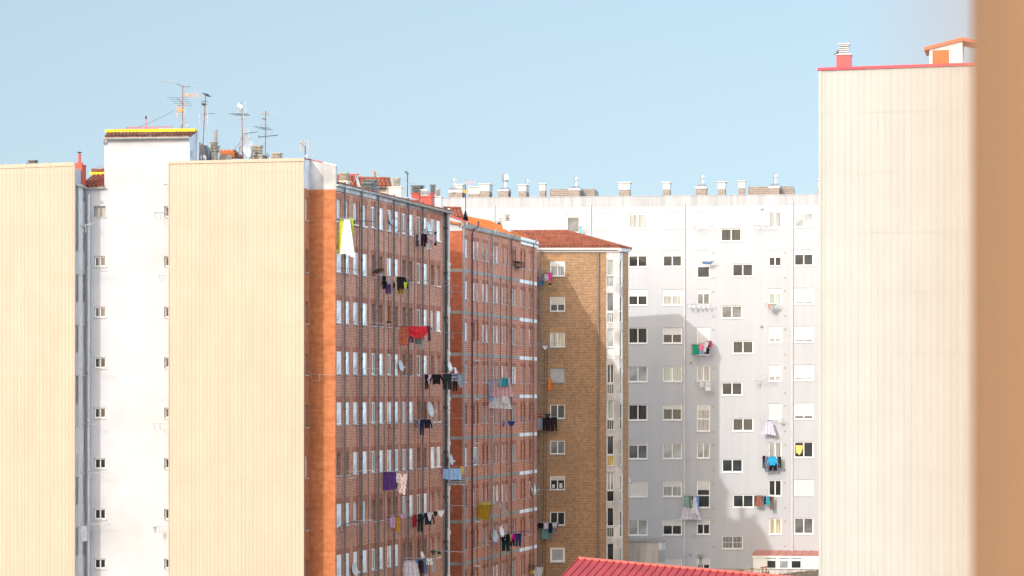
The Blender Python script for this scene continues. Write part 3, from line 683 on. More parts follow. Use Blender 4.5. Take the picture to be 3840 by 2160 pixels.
for rI, code in enumerate(codesB):
    z0 = sB-dzB*rI
    for cI, ch in enumerate(code):
        a, c = BP.u(colsB[cI][0]), BP.u(colsB[cI][1]); pw = .5; w_ = c-a
        if ch == 'G': window(BB, fb, a+.1, c-.1, z0, z0+hB, sash=1, pane=G_PALE, y=.02, sill='c'); continue
        kw = dict(N=(G_MID, .06, PVC), W=(G_BRIGHT, .05, PVC), P=(G_PALE, .1, PVC), R=(G_DCURT, .2, PVCG), B=(G_BRIGHT, .04, PVC), C=(G_CREAM, .06, PVC), D=(G_DARK, .2, PVCG), S=(STR, .14, RUST))[ch]
        fr, y, frm = .06, kw[1], kw[2]; gap = w_-2*pw
        fb.h += [(a, a+pw, z0, z0+hB), (c-pw, c, z0, z0+hB)]
        def mk():
            m = frame_mb(pw, hB, 1, fr, y); m2 = frame_mb(pw, hB, 1, fr, y)
            i = len(m.v); m.v += [v+Vector((w_-pw, 0, 0)) for v in m2.v]; m.f += [tuple(i+k for k in f) for f in m2.f]; return m
        key = ('B', cI, y, frm.name); o = inst(key, mk, 'twin_window', frm, BB, BP.w(a, z0), BP.ang)
        def pm():
            m = MB()
            for x in (0, w_-pw): m.box((x+.03, y+.03, .03), (x+pw-.03, y+.045, hB-.03))
            return m
        sub(('Bp', cI, y, kw[0].name), pm, 'pane', kw[0], o)
        def sm():
            m = MB()
            for x in (0, w_-pw): m.box((x-.04, -.06, -.05), (x+pw+.04, y+.02, 0))
            return m
        sub(('Bs', cI, y), sm, 'sill', CONC2, o)
        fb.patch.append((a-.1, c+.1, z0+hB, z0+hB+.28))
fb.build('facade', [BR_B, BR_AS], BB)
b = MB(); uw = BP.u(1948)
for k in range(8):
    zb = CZ+(HY-1013.5-157.3*k)/F*Dk
    m = MB(); m.pbox(BP, .02, uw, zb-.1, zb+.1, -.1, .012); m.build('concrete_band', CONC, BB)
    m = MB(); m.pbox(BP, uw, LB, zb-.14, zb+.1, -.1, .015); m.build('white_band', WBAND, BB)
    m = MB(); m.pbox(NP, .0, 2.98, zb-.1, zb+.1, -.1, .012); m.build('concrete_band', CONC, BB)
zwl = BP.z(1733, 865)
wn_ = Wall(NP, 0, 3.0, 0, zwl); wn_.build('end_wall', [brick('red_end_brick', (.48, .135, .07), (.39, .10, .05), (.36, .15, .09), .4, .12, .014, .14, .12)], BB)
b = MB(); n1 = 1+.0
zz = [P(1686, 812, NP.D(1690)).z, P(1729, 829, NP.D(1730)).z]; ua, uc = NP.u(1672), 3.0
za = zz[0]+(zz[0]-zz[1])*(1686-1672)/43; zc_ = zz[1]-.03
q = [NP.w(ua, zwl), NP.w(uc, zwl), NP.w(uc, zc_), NP.w(ua, za)]; rr = [NP.w(ua, zwl, -.4), NP.w(uc, zwl, -.4), NP.w(uc, zc_, -.4), NP.w(ua, za, -.4)]
b.faces(q+rr, [(0,1,2,3), (7,6,5,4), (3,2,6,7), (0,4,5,1), (1,5,6,2), (0,3,7,4)]); b.build('gable_parapet', WHITE, BB)
b = MB(); a, c = NP.w(ua, za, .06), NP.w(uc+.15, zc_-.02, .06); t = Vector((0, 0, .1)); o_ = Vector((-NP.n.x, -NP.n.y, 0))*.5
b.faces([a, c, c+t, a+t, a+o_, c+o_, c+t+o_, a+t+o_], [(0,1,2,3), (7,6,5,4), (3,2,6,7), (0,4,5,1), (1,5,6,2), (0,3,7,4)]); b.build('red_coping', REDM, BB)
b = MB(); f0, f1 = BP.w(.05, 0, -.27), BP.w(LB, 0, -.27); b.prism([f0, f1, (f1.x+bin_.x*8, f1.y+bin_.y*8), (f0.x+bin_.x*8, f0.y+bin_.y*8)], 0, zeB+.05); b.build('rear_wall', BR_B, BB)
b = MB(); b.pbox(BP, -.04, uw, zeB-.02, zeB+.28, -.2, .1); b.build('cornice', CONC, BB)
b = MB(); b.pbox(BP, uw, LB, zeB-.2, zeB+.28, -.2, .12); b.build('white_cornice', WBAND, BB)
gb0, gb1 = P(1731, 843, 167.6), P(2021, 917, 187.9); gutter(gb0, gb1, ZINC, BB, .1)
ub = lambda p, i, h: p+Vector((bin_.x*i, bin_.y*i, h)); bd = Vector((BP.d.x, BP.d.y, 0))
tiles(ub(gb0, .05, .06), ub(gb1, .05, .06)+bd*.2, ub(gb1, 3.6, 1.72)+bd*.2, ub(gb0, 3.6, 1.42)+bd*2.6, 'roof', TILEO, BB)
tiles(ub(gb0, .1, .05)-bd*.1, ub(gb0, .05, .06)+bd*1.6, ub(gb0, 1.6, .35)+bd*1.6, ub(gb0, 1.6, .35)-bd*.1, 'roof', TILEO, BB)
for x, m in ((1731, PIPEB), (1847, PIPEB), (1918, PIPE), (2000, PIPEBR)):
    u = BP.off(.13).u(x) if x > 1735 else -.1
    pipe([BP.w(u+.25, zeB+.35, .3), BP.w(u+.2, zeB+.15, .28), BP.w(u, zeB-.1, .13), BP.w(u, 0, .13)], .057, m, BB, 2.65)
u = BP.off(.15).u(1771); pipe([BP.w(u+.8, zeB+.55, .35), BP.w(u+.8, zeB+.2, .35), BP.w(u+.1, zeB-.05, .2), BP.w(u, zeB-.3, .15), BP.w(u, 0, .15)], .06, PIPER, BB, 2.65)
b = MB()
for x in (1788, 1814, 1828, 1875, 1899, 1964, 1986): b.tube([BP.w(BP.u(x), zeB-1-2*random.random(), .03), BP.w(BP.u(x), 0, .03)], .018, 4)
b.build('cable', IRON, BB)
o, pl, ze = dormer(BB, 1660, 1732, 1745, 776, 812, 830, 171, TILER, PVCG, 'attic with weathered red tiles and grey gable')
for k, y in enumerate((1353, 1497, 1663, 1957, 2123)):
    b = MB(); c = BP.w(BP.u(1771), BP.z(1771, y), .3); b.tube([c+Vector((-.12, 0, 0)), c+Vector((.2, -.05, 0))], .055, 8); b.build('floodlight', LINT, BB)
louvre_chimney(BB, 1892, 1911, 809, 832, 186, 4, LC, base=(1885, 1918), basem=LINT, label='small louvred vent on white box behind the dish')
# ------------------------------------------------------------------ tan brick block
DCf = 191.0
CP = Pl.px((2000, DCf), (2300, DCf))
TB = thing('apartment_building', (*xy(2180, 195), 0), 'tan brick block with a hipped red tile roof and a white strip of glazed galleries', 'building', 'apartment blocks round the courtyard')
zeC = CP.z(2100, 946); u272 = CP.u(2273.5)
fc = Wall(CP, CP.u(1995), u272, 0, zeC, .16)
specC = [('curt', 979, 1036, .35), ('shut', 1113, 1168, .5), ('full', 1247, 1302, 0), ('closed', 1381, 1434, 0), ('dark', 1517, 1570, .1), ('mid', 1652, 1703, .0), ('paper', 1785, 1837, .25), ('dark', 1919, 1970, 0), ('slat', 2053, 2108, 0)]
for k, (t, a, c, s) in enumerate(specC):
    kw = dict(sash=2, fr=.065, y=.06, sill='c')
    if t == 'curt': kw.update(pane=G_CURT, shut=.34)
    if t == 'shut': kw.update(pane=G_DCURT, shut=.55, blind=BLINDC)
    if t == 'full': kw.update(pane=G_CREAM)
    if t == 'closed': kw.update(pane=G_MID, shut=1, fr=.02, frm=PVCG, blind=mat('grey_blind', (.45, .45, .44)))
    if t == 'dark': kw.update(pane=G_DARK)
    if t == 'mid': kw.update(pane=G_MID)
    if t == 'paper': kw.update(pane=G_DARK, shut=.28, blind=BLINDC)
    if t == 'slat': kw.update(pane=G_DARK, shut=.98, fr=.14, blind=mat('grey_slats', (.40, .40, .41)), sash=2)
    o = pwin(TB, fc, 2063, a, 2119, c, **kw)
    if t == 'paper':
        for x, y in ((.22, .12), (.72, .18)):
            b = MB(); q = fc.pl; uu = CP.u(2063)+x*1.07; b.pbox(CP, uu-.11, uu+.11, CP.z(2090, 1830), CP.z(2090, 1817 if x < .5 else 1812), -.075, -.065); b.build('paper_sheet', LINT, o)
    fc.patch.append((CP.u(2060), CP.u(2122), CP.z(2090, a), CP.z(2090, a-17)))
fc.build('facade', [BR_C, BR_CS], TB)
# white gallery column with chamfer, then a brick return
GP = CP.off(.06); gw = Wall(GP, u272, CP.u(2323), 0, zeC, .35)
for k in range(9):
    y = 974+134.2*k; kind = k
    pwin(TB, gw, 2276, y-10*(k > 0), 2302, y+60, sash=2 if k in (3, 6) else 1, fr=.05, y=.1, pane=[G_CURT, G_MID, G_PALE, G_DCURT, G_LACE, G_DARK, G_PALE, G_DARK, G_DARK][k], sill=False, name='gallery_window')
    o = pwin(TB, gw, 2276, y+62, 2302, y+102, sash=1, fr=.03, y=.12, pane=[G_PALE, G_PALE, G_BRIGHT, G_MID, G_DCURT, G_YEL, G_DARK, G_MID, G_DARK][k], sill=False, rail=.74 if k in (1, 3, 4, 5, 7) else 0, name='gallery_window')
gw.build('gallery_wall', [WHITES], TB)
e2 = GP.w(CP.u(2323), 0); p2 = Vector((e2.x, e2.y)); dch = Vector((math.cos(R(48)), math.sin(R(48))))
HPl = Pl(p2, dch); uh = HPl.u(2335.5); hw = Wall(HPl, 0, uh, 0, zeC, .2)
for k in range(9):
    y = 976+134.2*k; pwin(TB, hw, 2325, y, 2334, y+98, sash=1, fr=.04, y=.03, pane=(G_PALE, G_MID, G_CURT)[k % 3], sill=False, tran=.42, name='gallery_window')
hw.build('gallery_wall', [WHITES], TB)
p3 = HPl.w(uh, 0); EPl = Pl((p3.x, p3.y), (math.cos(R(58)), math.sin(R(58)))); u3 = EPl.u(2356.5)
ew = Wall(EPl, 0, u3, 0, zeC); ew.build('side_wall', [BR_C], TB)
p4 = EPl.w(u3, 0)
b = MB(); b.prism([CP.w(CP.u(1995), 0, -.4), CP.w(CP.u(2320), 0, -.4), (p4.x-.05, p4.y+.05), (p4.x-.3, 198.5), (CP.w(CP.u(1995), 0).x, 198.5)], 0, zeC+.2); b.build('rear_wall', BR_C, TB)
b = MB(); b.pbox(CP, CP.u(2010), CP.u(2326), zeC, zeC+.16, -.2, .14); b.pbox(CP, CP.u(2010), CP.u(2330), zeC+.16, zeC+.36, -.2, .34)
fa_, fb_ = CP.w(CP.u(2328), 0, .32), P(2364, 0, 192.6); FP = Pl((fa_.x, fa_.y), (fb_.x-fa_.x, fb_.y-fa_.y)); b.pbox(FP, 0, (fb_-fa_).xy.length, zeC+.05, zeC+.34, -.3, 0); b.build('white_eave', LINT, TB)
zr = zeC+.38
rA, rB = P(1905, 870, 195.4), P(2133, 868.5, 195.4)
E0, E1 = CP.w(CP.u(2012), zr, .4), CP.w(CP.u(2331), zr, .4); E2 = P(2367, 0, 192.8); E2.z = zr-.03
tiles(E0, E1, rB, rA, 'roof', TILER, TB, pitch=.27, row=.5, amp=.085)
tiles(E1, E2, rB+Vector((.02, .02, 0)), rB, 'roof', TILER, TB, pitch=.25)
ridge_caps(rA, rB, TILER, TB, .14); ridge_caps(E1, rB, TILER, TB, .1); ridge_caps(E2, rB, TILER, TB, .1)
b = MB(); E3 = P(2345, 0, 198.7); E3.z = zr; E4 = E0+Vector((0, 8.1, 0)); b.quad(E2, E3, rB); b.quad(E3, E4, rA, rB); b.quad(E4, E0, rA); b.quad(E0, E4, E3, E2, E1); b.build('rear_roof', TILE, TB)
pipe([CP.w(CP.u(2244), zeC-.02, .12), CP.w(CP.u(2244), 0, .12)], .06, mat('brown_grey_pipe', (.20, .18, .155)), TB, 2.56)
b = MB()
for x in (2052, 2042): b.tube([CP.w(CP.u(x), CP.z(x, 1300), .03), CP.w(CP.u(x-10), 0, .03)], .014, 4)
b.build('cable', IRON, TB)
b = MB(); b.pbox(CP, CP.u(2014), CP.u(2024), 0, zeC, -.05, .1); b.build('pipe_chase', DGREY, TB)
# ------------------------------------------------------------------ long off-white block
EWp = Pl(xy(2690, 207.5), dirang(7.5))
EB = thing('apartment_building', (*xy(2500, 213), 0), 'long off-white block across the back with brick flues along its flat roof', 'building', 'apartment blocks round the courtyard')
zE = EWp.z(2400, 736.5); zM = EWp.z(2400, 775)
we = Wall(EWp, EWp.u(1600), EWp.u(3180), 0, zM, .17)
Q = dict(d=G_DARK, m=G_MID, c=G_CURT, k=G_DCURT, l=G_LACE, p=G_PALE, b=G_BRIGHT, y=G_CREAM)
def ew(x0, y0, x1, y1, pn='d', sh=0, sash=2, tran=0, **k):
    return pwin(EB, we, x0, y0, x1, y1, pane=Q[pn], shut=sh, sash=sash, tran=tran, fr=.075, y=.085, **k)
r1 = [798, 942, 1086, 1229, 1373, 1517, 1662, 1804, 1948, 2093]
for k, (pn, sh) in enumerate([('c', .08), ('d', .3), ('k', .42), ('k', 0), ('p', 0), ('k', 0), ('m', .12), ('d', 1), ('p', 0)]): ew(2356, r1[k], 2428, r1[k]+59, pn, sh)
for k, (pn, sh) in enumerate([('b', 1), ('d', .32), ('c', .44), ('d', .46), ('l', .06), ('k', .3), ('p', 0), ('c', .38), ('d', .42), ('m', .5)]): ew(2485, r1[k]-1, 2557, r1[k]+58, pn, sh)
for k, (pn, sh, h, tr) in enumerate([('b', .92, 58, 0), ('d', .56, 102, .42), ('m', .3, 58, 0), ('d', .62, 104, .3), ('c', 0, 58, 0), ('c', .22, 102, .45), ('p', 0, 58, 0), ('d', .34, 102, .45), ('d', .36, 58, 0), ('d', .4, 66, 0)]):
    ew(2613, r1[k]-2, 2662, r1[k]-2+h, pn, sh, 1 if h > 80 else 2, tr)
for k, (x0, y0, pn) in enumerate([(2703, 857, 'k'), (2746, 989, 'd'), (2705, 1146, 'm'), (2747, 1278, 'k'), (2706, 1434, 'd'), (2747, 1568, 'k'), (2707, 1722, 'd'), (2748, 1855, 'd'), (2708, 2010, 'd')]):
    o = ew(x0, y0, x0+78, y0+48, pn)
    if k == 8:
        b = MB(); a, c = EWp.u(x0), EWp.u(x0+78); z0, z1 = EWp.z(x0, y0+48), EWp.z(x0, y0)
        for i in range(15): uu = a+.05+(c-a-.12)*i/14; b.pbox(EWp, uu, uu+.022, z0, z1, .03, .05)
        b.pbox(EWp, a, c, (z0+z1)/2, (z0+z1)/2+.03, .03, .052); b.build('window_bars', PVC, o)
for k, (pn, sh) in enumerate([('c', 0), ('d', .46), ('l', .33), ('p', .8), ('p', .75), ('b', .97), ('c', 0), ('d', 0), ('y', 0)]): ew(2882, r1[k]-4, 2931, r1[k]+56, pn, sh)
for k, (pn, sh) in enumerate([('p', .1), ('d', .3), ('d', .95), ('d', .94), ('p', .9), ('d', .88), ('d', 0), ('c', .96), ('m', 0)]):
    o = ew(2978, r1[k]-6, 3050, r1[k]+54, pn, sh)
    if k == 6:
        b = MB(); z = lambda y: EWp.z(3000, y); b.quad(EWp.w(EWp.u(2984), z(1670), -.05), EWp.w(EWp.u(3013), z(1670), -.05), EWp.w(EWp.u(3006), z(1695), -.05), EWp.w(EWp.u(2998), z(1707), -.05), EWp.w(EWp.u(2985), z(1697), -.05))
        b.build('yellow_curtain', cloth('yellow_cloth', (.72, .56, .17)), o)
ew(2227, 801, 2301, 859, 'b', 1); ew(2124, 802, 2174, 905, 'm', .1, 1, .33); ew(1866, 805, 1916, 862, 'c', .15); ew(1752, 806, 1812, 862, 'c', .25); ew(1906, 868, 1985, 915, 'd')
we.build('facade', [GREYW], EB)
b = MB(); b.quad(EWp.w(we.u0, zM), EWp.w(we.u1, zM), EWp.w(we.u1, zE), EWp.w(we.u0, zE)); b.pbox(EWp, we.u0, we.u1, zE, zE+.05, -.4, .03); b.build('parapet', GREYP, EB)
b = MB(); b.pbox(EWp, we.u0, we.u1, 0, zE-.3, -12, -.2); b.build('rear_wall', GREYW, EB)
for x, y0, y1 in ((1853, 770, 900), (2214.5, 765, 950), (2567, 762, 2160), (2971, 757, 2066)):
    pipe([EWp.w(EWp.u(x), EWp.z(x, y0), .1), EWp.w(EWp.u(x), EWp.z(x, y1)-(6 if y1 == 2160 else 0), .1)], .06, PIPEL, EB, 1.49, n=10)
b = MB()
for k in range(9):
    for x, dy in ((2675, 12), (2676, 106), (2943, 10), (2944, 104)):
        y = 1225+144*(k-3)+dy; 
        if 900 < y < 2130: b.pbox(EWp, EWp.u(x)-.07, EWp.u(x)+.07, EWp.z(x, y)-.07, EWp.z(x, y)+.07, -.05, .03)
b.build('vent_grille', PVCG, EB)
for k, (x, y) in enumerate(((2857, 781), (2855, 1223), (2590, 1358), (2588, 2078))):
    b = MB(); c = EWp.pt(x, y, .0); ax = Matrix(((EWp.d.x, 0, EWp.n.x), (EWp.d.y, 0, EWp.n.y), (0, 1, 0))); b.lathe(c, [(.09, 0), (.09, .18), (.05, .2)], 12, ax); b.build('flue_outlet', LINT if k == 0 else PVCG, EB)
def box_on(b, pl, x0, x1, y0, y1, dep):
    b.pbox(pl, pl.u(x0), pl.u(x1), pl.z((x0+x1)/2, y1), pl.z((x0+x1)/2, y0), -dep, 0)
EC = EWp.off(-1.3); BRB = MB
def ebrick(x0, x1, y0, dep, pl=EC, name='flue_stack', par=None):
    b = MB(); u0, u1, z0, z1 = pl.u(x0), pl.u(x1), zE-.4, pl.z((x0+x1)/2, y0)
    f = [(u0, 0, u1, 0), (u1, 0, u1, -dep), (u1, -dep, u0, -dep), (u0, -dep, u0, 0)]
    for a, oa, c, oc in f:
        L = abs(c-a)+abs(oc-oa); b.quad(pl.w(a, z0, oa), pl.w(c, z0, oc), pl.w(c, z1, oc), pl.w(a, z1, oa), uv=((0, z0), (L, z0), (L, z1), (0, z1)))
    b.quad(pl.w(u0, z1), pl.w(u1, z1), pl.w(u1, z1, -dep), pl.w(u0, z1, -dep), uv=((0, 0), (.1, 0), (.1, .1), (0, .1)))
    return b.build(name, BR_E, par or EB), u0, u1, z1
def elouv(x0, x1, y0, yw, dep=1.6, pl=EC):
    o, u0, u1, z1 = ebrick(x0, x1, yw, dep, pl); zt = pl.z((x0+x1)/2, y0); zm = z1+(zt-z1)*.3
    b = MB(); b.pbox(pl, u0, u1, z1+.003, zm, -dep, .01); b.build('white_band', LINT, o)
    b = MB(); n = 5; p = (zt-zm)/n
    for k in range(n): b.pbox(pl, u0-.02, u1+.02, zm+p*k+p*.22, zm+p*(k+1), -dep-.02, .02)
    b.pbox(pl, u0-.1, u1+.1, zt+.001, zt+.06, -dep-.1, .1); b.build('louvre_cap', LINT, o)
    b = MB(); b.pbox(pl, u0+.05, u1-.05, zm, zt, -dep+.05, -.05); b.build('louvre_core', DARKM, o)
def emetal(x0, x1, yb, yh, yc, ycap, xc0, xc1, xcap0, xcap1, ytop, dep=1.5, pl=EC, turb=False):
    o, u0, u1, z1 = ebrick(x0, x1, yb, dep, pl); xm = (x0+x1)/2; zh, zc, zk, zt = [pl.z(xm, y) for y in (yh, yc, ycap, ytop)]
    b = MB(); b.pbox(pl, u0-.03, u1+.03, z1+.002, zh, -dep-.03, .03); b.build('white_band', LINT, o)
    cu = pl.u((xc0+xc1)/2); r = (pl.u(xc1)-pl.u(xc0))/2; b = MB(); q = .9*r
    lo = [pl.w(u0-.04, zh, .04), pl.w(u1+.04, zh, .04), pl.w(u1+.04, zh, -dep-.04), pl.w(u0-.04, zh, -dep-.04)]
    m = -dep/2; k = max(r*1.2, (u1-u0)*.3); hi = [pl.w(cu-k, zc, m+k), pl.w(cu+k, zc, m+k), pl.w(cu+k, zc, m-k), pl.w(cu-k, zc, m-k)]
    b.faces(lo+hi, [(0,3,2,1), (4,5,6,7), (0,1,5,4), (1,2,6,5), (2,3,7,6), (3,0,4,7)])
    c = pl.w(cu, 0, m); R_ = (pl.u(xcap1)-pl.u(xcap0))/2
    b.lathe(c, [(r, zc), (r, zk)], 14)
    if turb: b.lathe(c, [(r, zk), (R_, zk+.12), (R_, zt), (R_*.9, zt+.03)], 6)
    else: b.lathe(c, [(R_, zk), (R_, zt), (R_*.85, zt+.04)], 14)
    b.build('metal_cowl', GALV, o)
    return o
emetal(1683, 1733, 722, 712, 701, 679, 1695, 1705, 1691, 1710, 667, 1.2)
elouv(1708, 1733, 693, 719, 1.8, EC.off(-.2)); elouv(1756, 1799, 701, 726, 1.2); elouv(1800, 1835, 691, 717, 1.7)
emetal(1868, 1906, 717, 710, 701, 679, 1884, 1897, 1880, 1906, 651, 1.6, turb=True)
elouv(1945, 1973, 694, 717, 1.7); emetal(1960, 1978, 712, 706, 700, 682, 1971, 1980, 1968, 1983, 673, 1.2, EC.off(-2.4))
elouv(2023, 2044, 690, 715, .9)
ebrick(2062, 2229, 709, 3.4, EC.off(-.6)); emetal(2134, 2172, 713, 705, 696, 673, 2152, 2163, 2148, 2167, 661, 1.5, EC.off(1.0))
elouv(2321, 2361, 685, 711, 1.2); elouv(2486, 2511, 685, 710, 1.6)
emetal(2609, 2649, 707, 699, 690, 668, 2627, 2639, 2623, 2643, 656, 1.3)
elouv(2692, 2719.5, 683, 709, 1.3); elouv(2769, 2793, 680, 705, .8)
ebrick(2806, 2976, 699, 3.4, EC.off(-.6)); emetal(2883, 2922, 705, 697, 687, 663, 2900, 2913, 2897, 2916, 651, 1.4, EC.off(1.0))
elouv(3068, 3100, 676, 705, 1.2)
b = MB(); z = lambda y: EC.z(1700, y)
for i in range(5): u = EC.u(1694+3.0*i); b.pbox(EC, u, u+.035, z(729), z(718), .015, .03)
b.build('wall_grille', DARKM, EB)
# ------------------------------------------------------------------ right cream gable
RPn = Pl(xy(3072, 110), dirang(11.5)); uR_ = RPn.u(3900)
CR = thing('apartment_building', (*xy(3400, 110), 0), 'tall pale cream ribbed steel gable with a red roof edge at the right', 'building', 'apartment blocks round the courtyard')
zA_, zB_ = RPn.z(3072, 262), RPn.z(3640, 243); sl_ = (zB_-zA_)/RPn.u(3640)
cladding(RPn, 0, uR_, 0, zA_, zA_+sl_*uR_, .27, 2.47, 'cladding', CREAM2, CR, rib=.014)
b = MB(); t = Vector((0, 0, .11)); q = [RPn.w(-.06, zA_-.03, .09), RPn.w(uR_, zA_+sl_*uR_-.03, .09)]; rr = [RPn.w(-.06, zA_-.03, -.4), RPn.w(uR_, zA_+sl_*uR_-.03, -.4)]
b.faces([q[0], q[1], q[1]+t, q[0]+t, rr[0], rr[1], rr[1]+t, rr[0]+t], [(0,1,2,3), (7,6,5,4), (3,2,6,7), (0,4,5,1), (1,5,6,2), (0,3,7,4)]); b.build('red_coping', mat('crimson_steel', (.56, .045, .075), .45, .06, 1), CR)
b = MB(); f0, f1 = RPn.w(.02, 0, -.03), RPn.w(uR_, 0, -.03); b.prism([f0, f1, (f1.x+3, f1.y+14), (f0.x+3.3, f0.y+14)], 0, zA_-.1); b.build('wall', CREAM2, CR)
b = MB(); b.pbox(RPn, -.02, .1, 0, zA_-.04, -.1, .045); b.build('corner_trim', CREAM2, CR)
D = 113.; M = Matrix.Translation((*xy(3166, D), 0)) @ Matrix.Rotation(R(-13), 4, 'Z'); z = lambda y: P(0, y, D).z
b = MB(); ww = .60
b.box((-ww/2, -.3, z(262)), (ww/2, .3, z(209)), M)
for i in range(5): b.box((-ww/2+.13*i, -.325, z(262)), (-ww/2+.13*i+.05, -.3, z(209)), M)
o = b.build('chimney', REDM, CR); b = MB(); b.box((-ww/2-.04, -.35, z(209)+.002), (ww/2+.04, .35, z(206)), M); slabs(b, M.translation.xy, .42, .42, z(206), z(169), 5, R(-13), .6); b.box((-.26, -.26, z(169)), (.26, .26, z(164.5)), M); b.build('louvre_cap', LINT, o); slab_core(M.translation.xy, .42, .42, z(206), z(169), R(-13), o)
D = 114; HPn = Pl(xy(3485, D), dirang(12)); uh = HPn.u(3609); z0, z1, z2 = HPn.z(3485, 262), HPn.z(3485, 182), HPn.z(3609, 153)
b = MB(); q = [HPn.w(0, 0), HPn.w(uh, 0), HPn.w(uh, 0, -1.8), HPn.w(0, 0, -1.8)]; b.prism(q, z0, 0, [z1, z2, z2, z1]); o = b.build('roof_hut', LINT, CR)
b = MB(); b.pbox(HPn, HPn.u(3497), HPn.u(3559), z0, HPn.z(3530, 188), -.05, .012); b.build('door', mat('orange_red_door', (.66, .11, .035), .6, .06, 2), o)
b = MB(); t = Vector((0, 0, .14)); a, c = HPn.w(HPn.u(3466), z1-.09, .12), HPn.w(uh+.02, z2+.0, .12); a2, c2 = HPn.w(HPn.u(3466), z1-.09, -1.9), HPn.w(uh+.02, z2, -1.9)
b.faces([a, c, c+t, a+t, a2, c2, c2+t, a2+t], [(0,1,2,3), (7,6,5,4), (3,2,6,7), (0,4,5,1), (1,5,6,2), (0,3,7,4)])
e = HPn.w(uh+1.2, z2-.25, -.3); e2 = HPn.w(uh+1.2, z2-.25, -2.2); b.faces([c, e, e+t, c+t, c2, e2, e2+t, c2+t], [(0,1,2,3), (7,6,5,4), (3,2,6,7), (0,4,5,1), (1,5,6,2), (0,3,7,4)]); b.build('roof', mat('terracotta_edge', (.52, .13, .07), .6, .1, 2), o)
# unseen block on the right, added to bounce light onto the brick facades
KB = thing('apartment_building', (30, 150, 0), 'unseen pale side block behind the pale cream gable, added to bounce light into the courtyard', 'building', 'apartment blocks round the courtyard')
KP = Pl((27.5, 196), (-.04, -1)); kw_ = Wall(KP, 0, 66, 0, 33, .2)
for i in range(13):
    for j in range(10): kw_.h.append((3+4.8*i, 4.4+4.8*i, 2.2+3*j, 3.5+3*j))
kw_.build('facade', [LINT], KB)
b = MB(); b.pbox(KP, .1, 65.9, 0, 32.9, -10, -.21); b.build('rear_wall', G_MID, KB)
# ------------------------------------------------------------------ near wall beside the camera
NW = thing('window_reveal', (.5, 1.2, 0), 'out-of-focus tan wall edge right beside the camera', 'wall')
b = MB(); b.prism([(.0225, .118), (.0225+.4, .118), (1.3, 2.0), (.3425, 2.0)], 15, 21); b.build('reveal', TANW, NW)
# ------------------------------------------------------------------ low things at the foot of the off-white block
MR = thing('shed', (*xy(2600, 117), 0), 'low building under a red standing-seam metal roof at the bottom', 'shed')
r0, r1_, lo = P(2171, 2093, 120), P(3060, 2173, 114), P(2090, 2179, 116.5); dn = lo-r0; ax = r1_-r0; L = ax.length
b = MB(); N = ax.cross(-dn).normalized()
if N.z < 0: N = -N
k2 = 3.0; b.faces([r0, r1_, r1_+dn*k2, r0+dn*k2, r0-N*.05, r1_-N*.05, r1_+dn*k2-N*.05, r0+dn*k2-N*.05], [(0,1,2,3), (7,6,5,4), (0,4,5,1), (1,5,6,2), (2,6,7,3), (3,7,4,0)])
ap = ax/L; n = int(L/.37)
dd = dn.normalized()
for i in range(n+1):
    q = r0+ap*(.0+.37*i); s = ap*.02
    b.faces([q-s+N*.0, q+s, q+s+dn*k2, q-s+dn*k2, q-s+N*.05, q+s+N*.05, q+s+dn*k2+N*.05, q-s+dn*k2+N*.05], [(0,3,2,1), (4,5,6,7), (0,1,5,4), (1,2,6,5), (2,3,7,6), (3,0,4,7)])
b.build('roof', REDM, MR)
b = MB(); b.faces([r0+N*.06-dd*.05, r1_+N*.06-dd*.05, r1_+N*.06+dd*.14, r0+N*.06+dd*.14, r0-dd*.05-N*.1, r1_-dd*.05-N*.1, r1_+dd*.14, r0+dd*.14], [(0,1,2,3), (7,6,5,4), (0,4,5,1), (1,5,6,2), (2,6,7,3), (3,7,4,0)])
for i in range(n): q = r0+ap*(.06+.37*i)+dd*.14+N*.045; b.faces([q, q+ap*.24, q+ap*.24+dd*.09, q+dd*.09, q+N*.02, q+ap*.24+N*.02, q+ap*.24+dd*.09-N*.03, q+dd*.09-N*.03], [(0,3,2,1), (4,5,6,7), (0,1,5,4), (1,2,6,5), (2,3,7,6), (3,0,4,7)])
b.build('ridge_flashing', mat('ridge_flashing_red', (.58, .15, .12), .45, .1, 3), MR)
b = MB(); q = r0+dn*k2; q2 = r1_+dn*k2; b.prism([(q.x+.4, q.y+.3), (q2.x-.4, q2.y+.3), (r1_.x-.3, r1_.y-.2), (r0.x+.3, r0.y-.2)], 0, 0, [q.z-.2, q2.z-.2, r1_.z-.2, r0.z-.2]); b.build('wall', CREAMW, MR)
# lean-to
LP = EWp.off(2.4); LT = thing('lean_to', (*xy(2950, 204), 0), 'white glazed lean-to with a dull red metal roof against the off-white block', 'lean-to')
u0, u1 = LP.u(2823), LP.u(3130); zf0, zf1 = LP.z(2900, 2090), LP.z(2900, 2081); zb = EWp.z(2900, 2064)
b = MB(); a = [LP.w(u0-.06, zf1, .1), LP.w(u1, zf1, .1), EWp.w(EWp.u(3130), zb, .01), EWp.w(EWp.u(2838), zb, .01)]; t = Vector((0, 0, -.06))
b.faces(a+[x+t for x in a], [(0,1,2,3), (7,6,5,4), (0,4,5,1), (1,5,6,2), (2,6,7,3), (3,7,4,0)])
for i in range(11): f = i/10.; q, p = a[0].lerp(a[1], f), a[3].lerp(a[2], f); b.tube([q+Vector((0, 0, .02)), p+Vector((0, 0, .02))], .035, 4)
b.build('roof', PINKM, LT)
wl = Wall(LP, u0, u1, LP.z(2900, 2210), zf0, .12)
b = MB(); b.pbox(LP, u0-.08, u1, zf0-.02, zf1-.07, -.1, .09); b.build('fascia', PVC, LT)
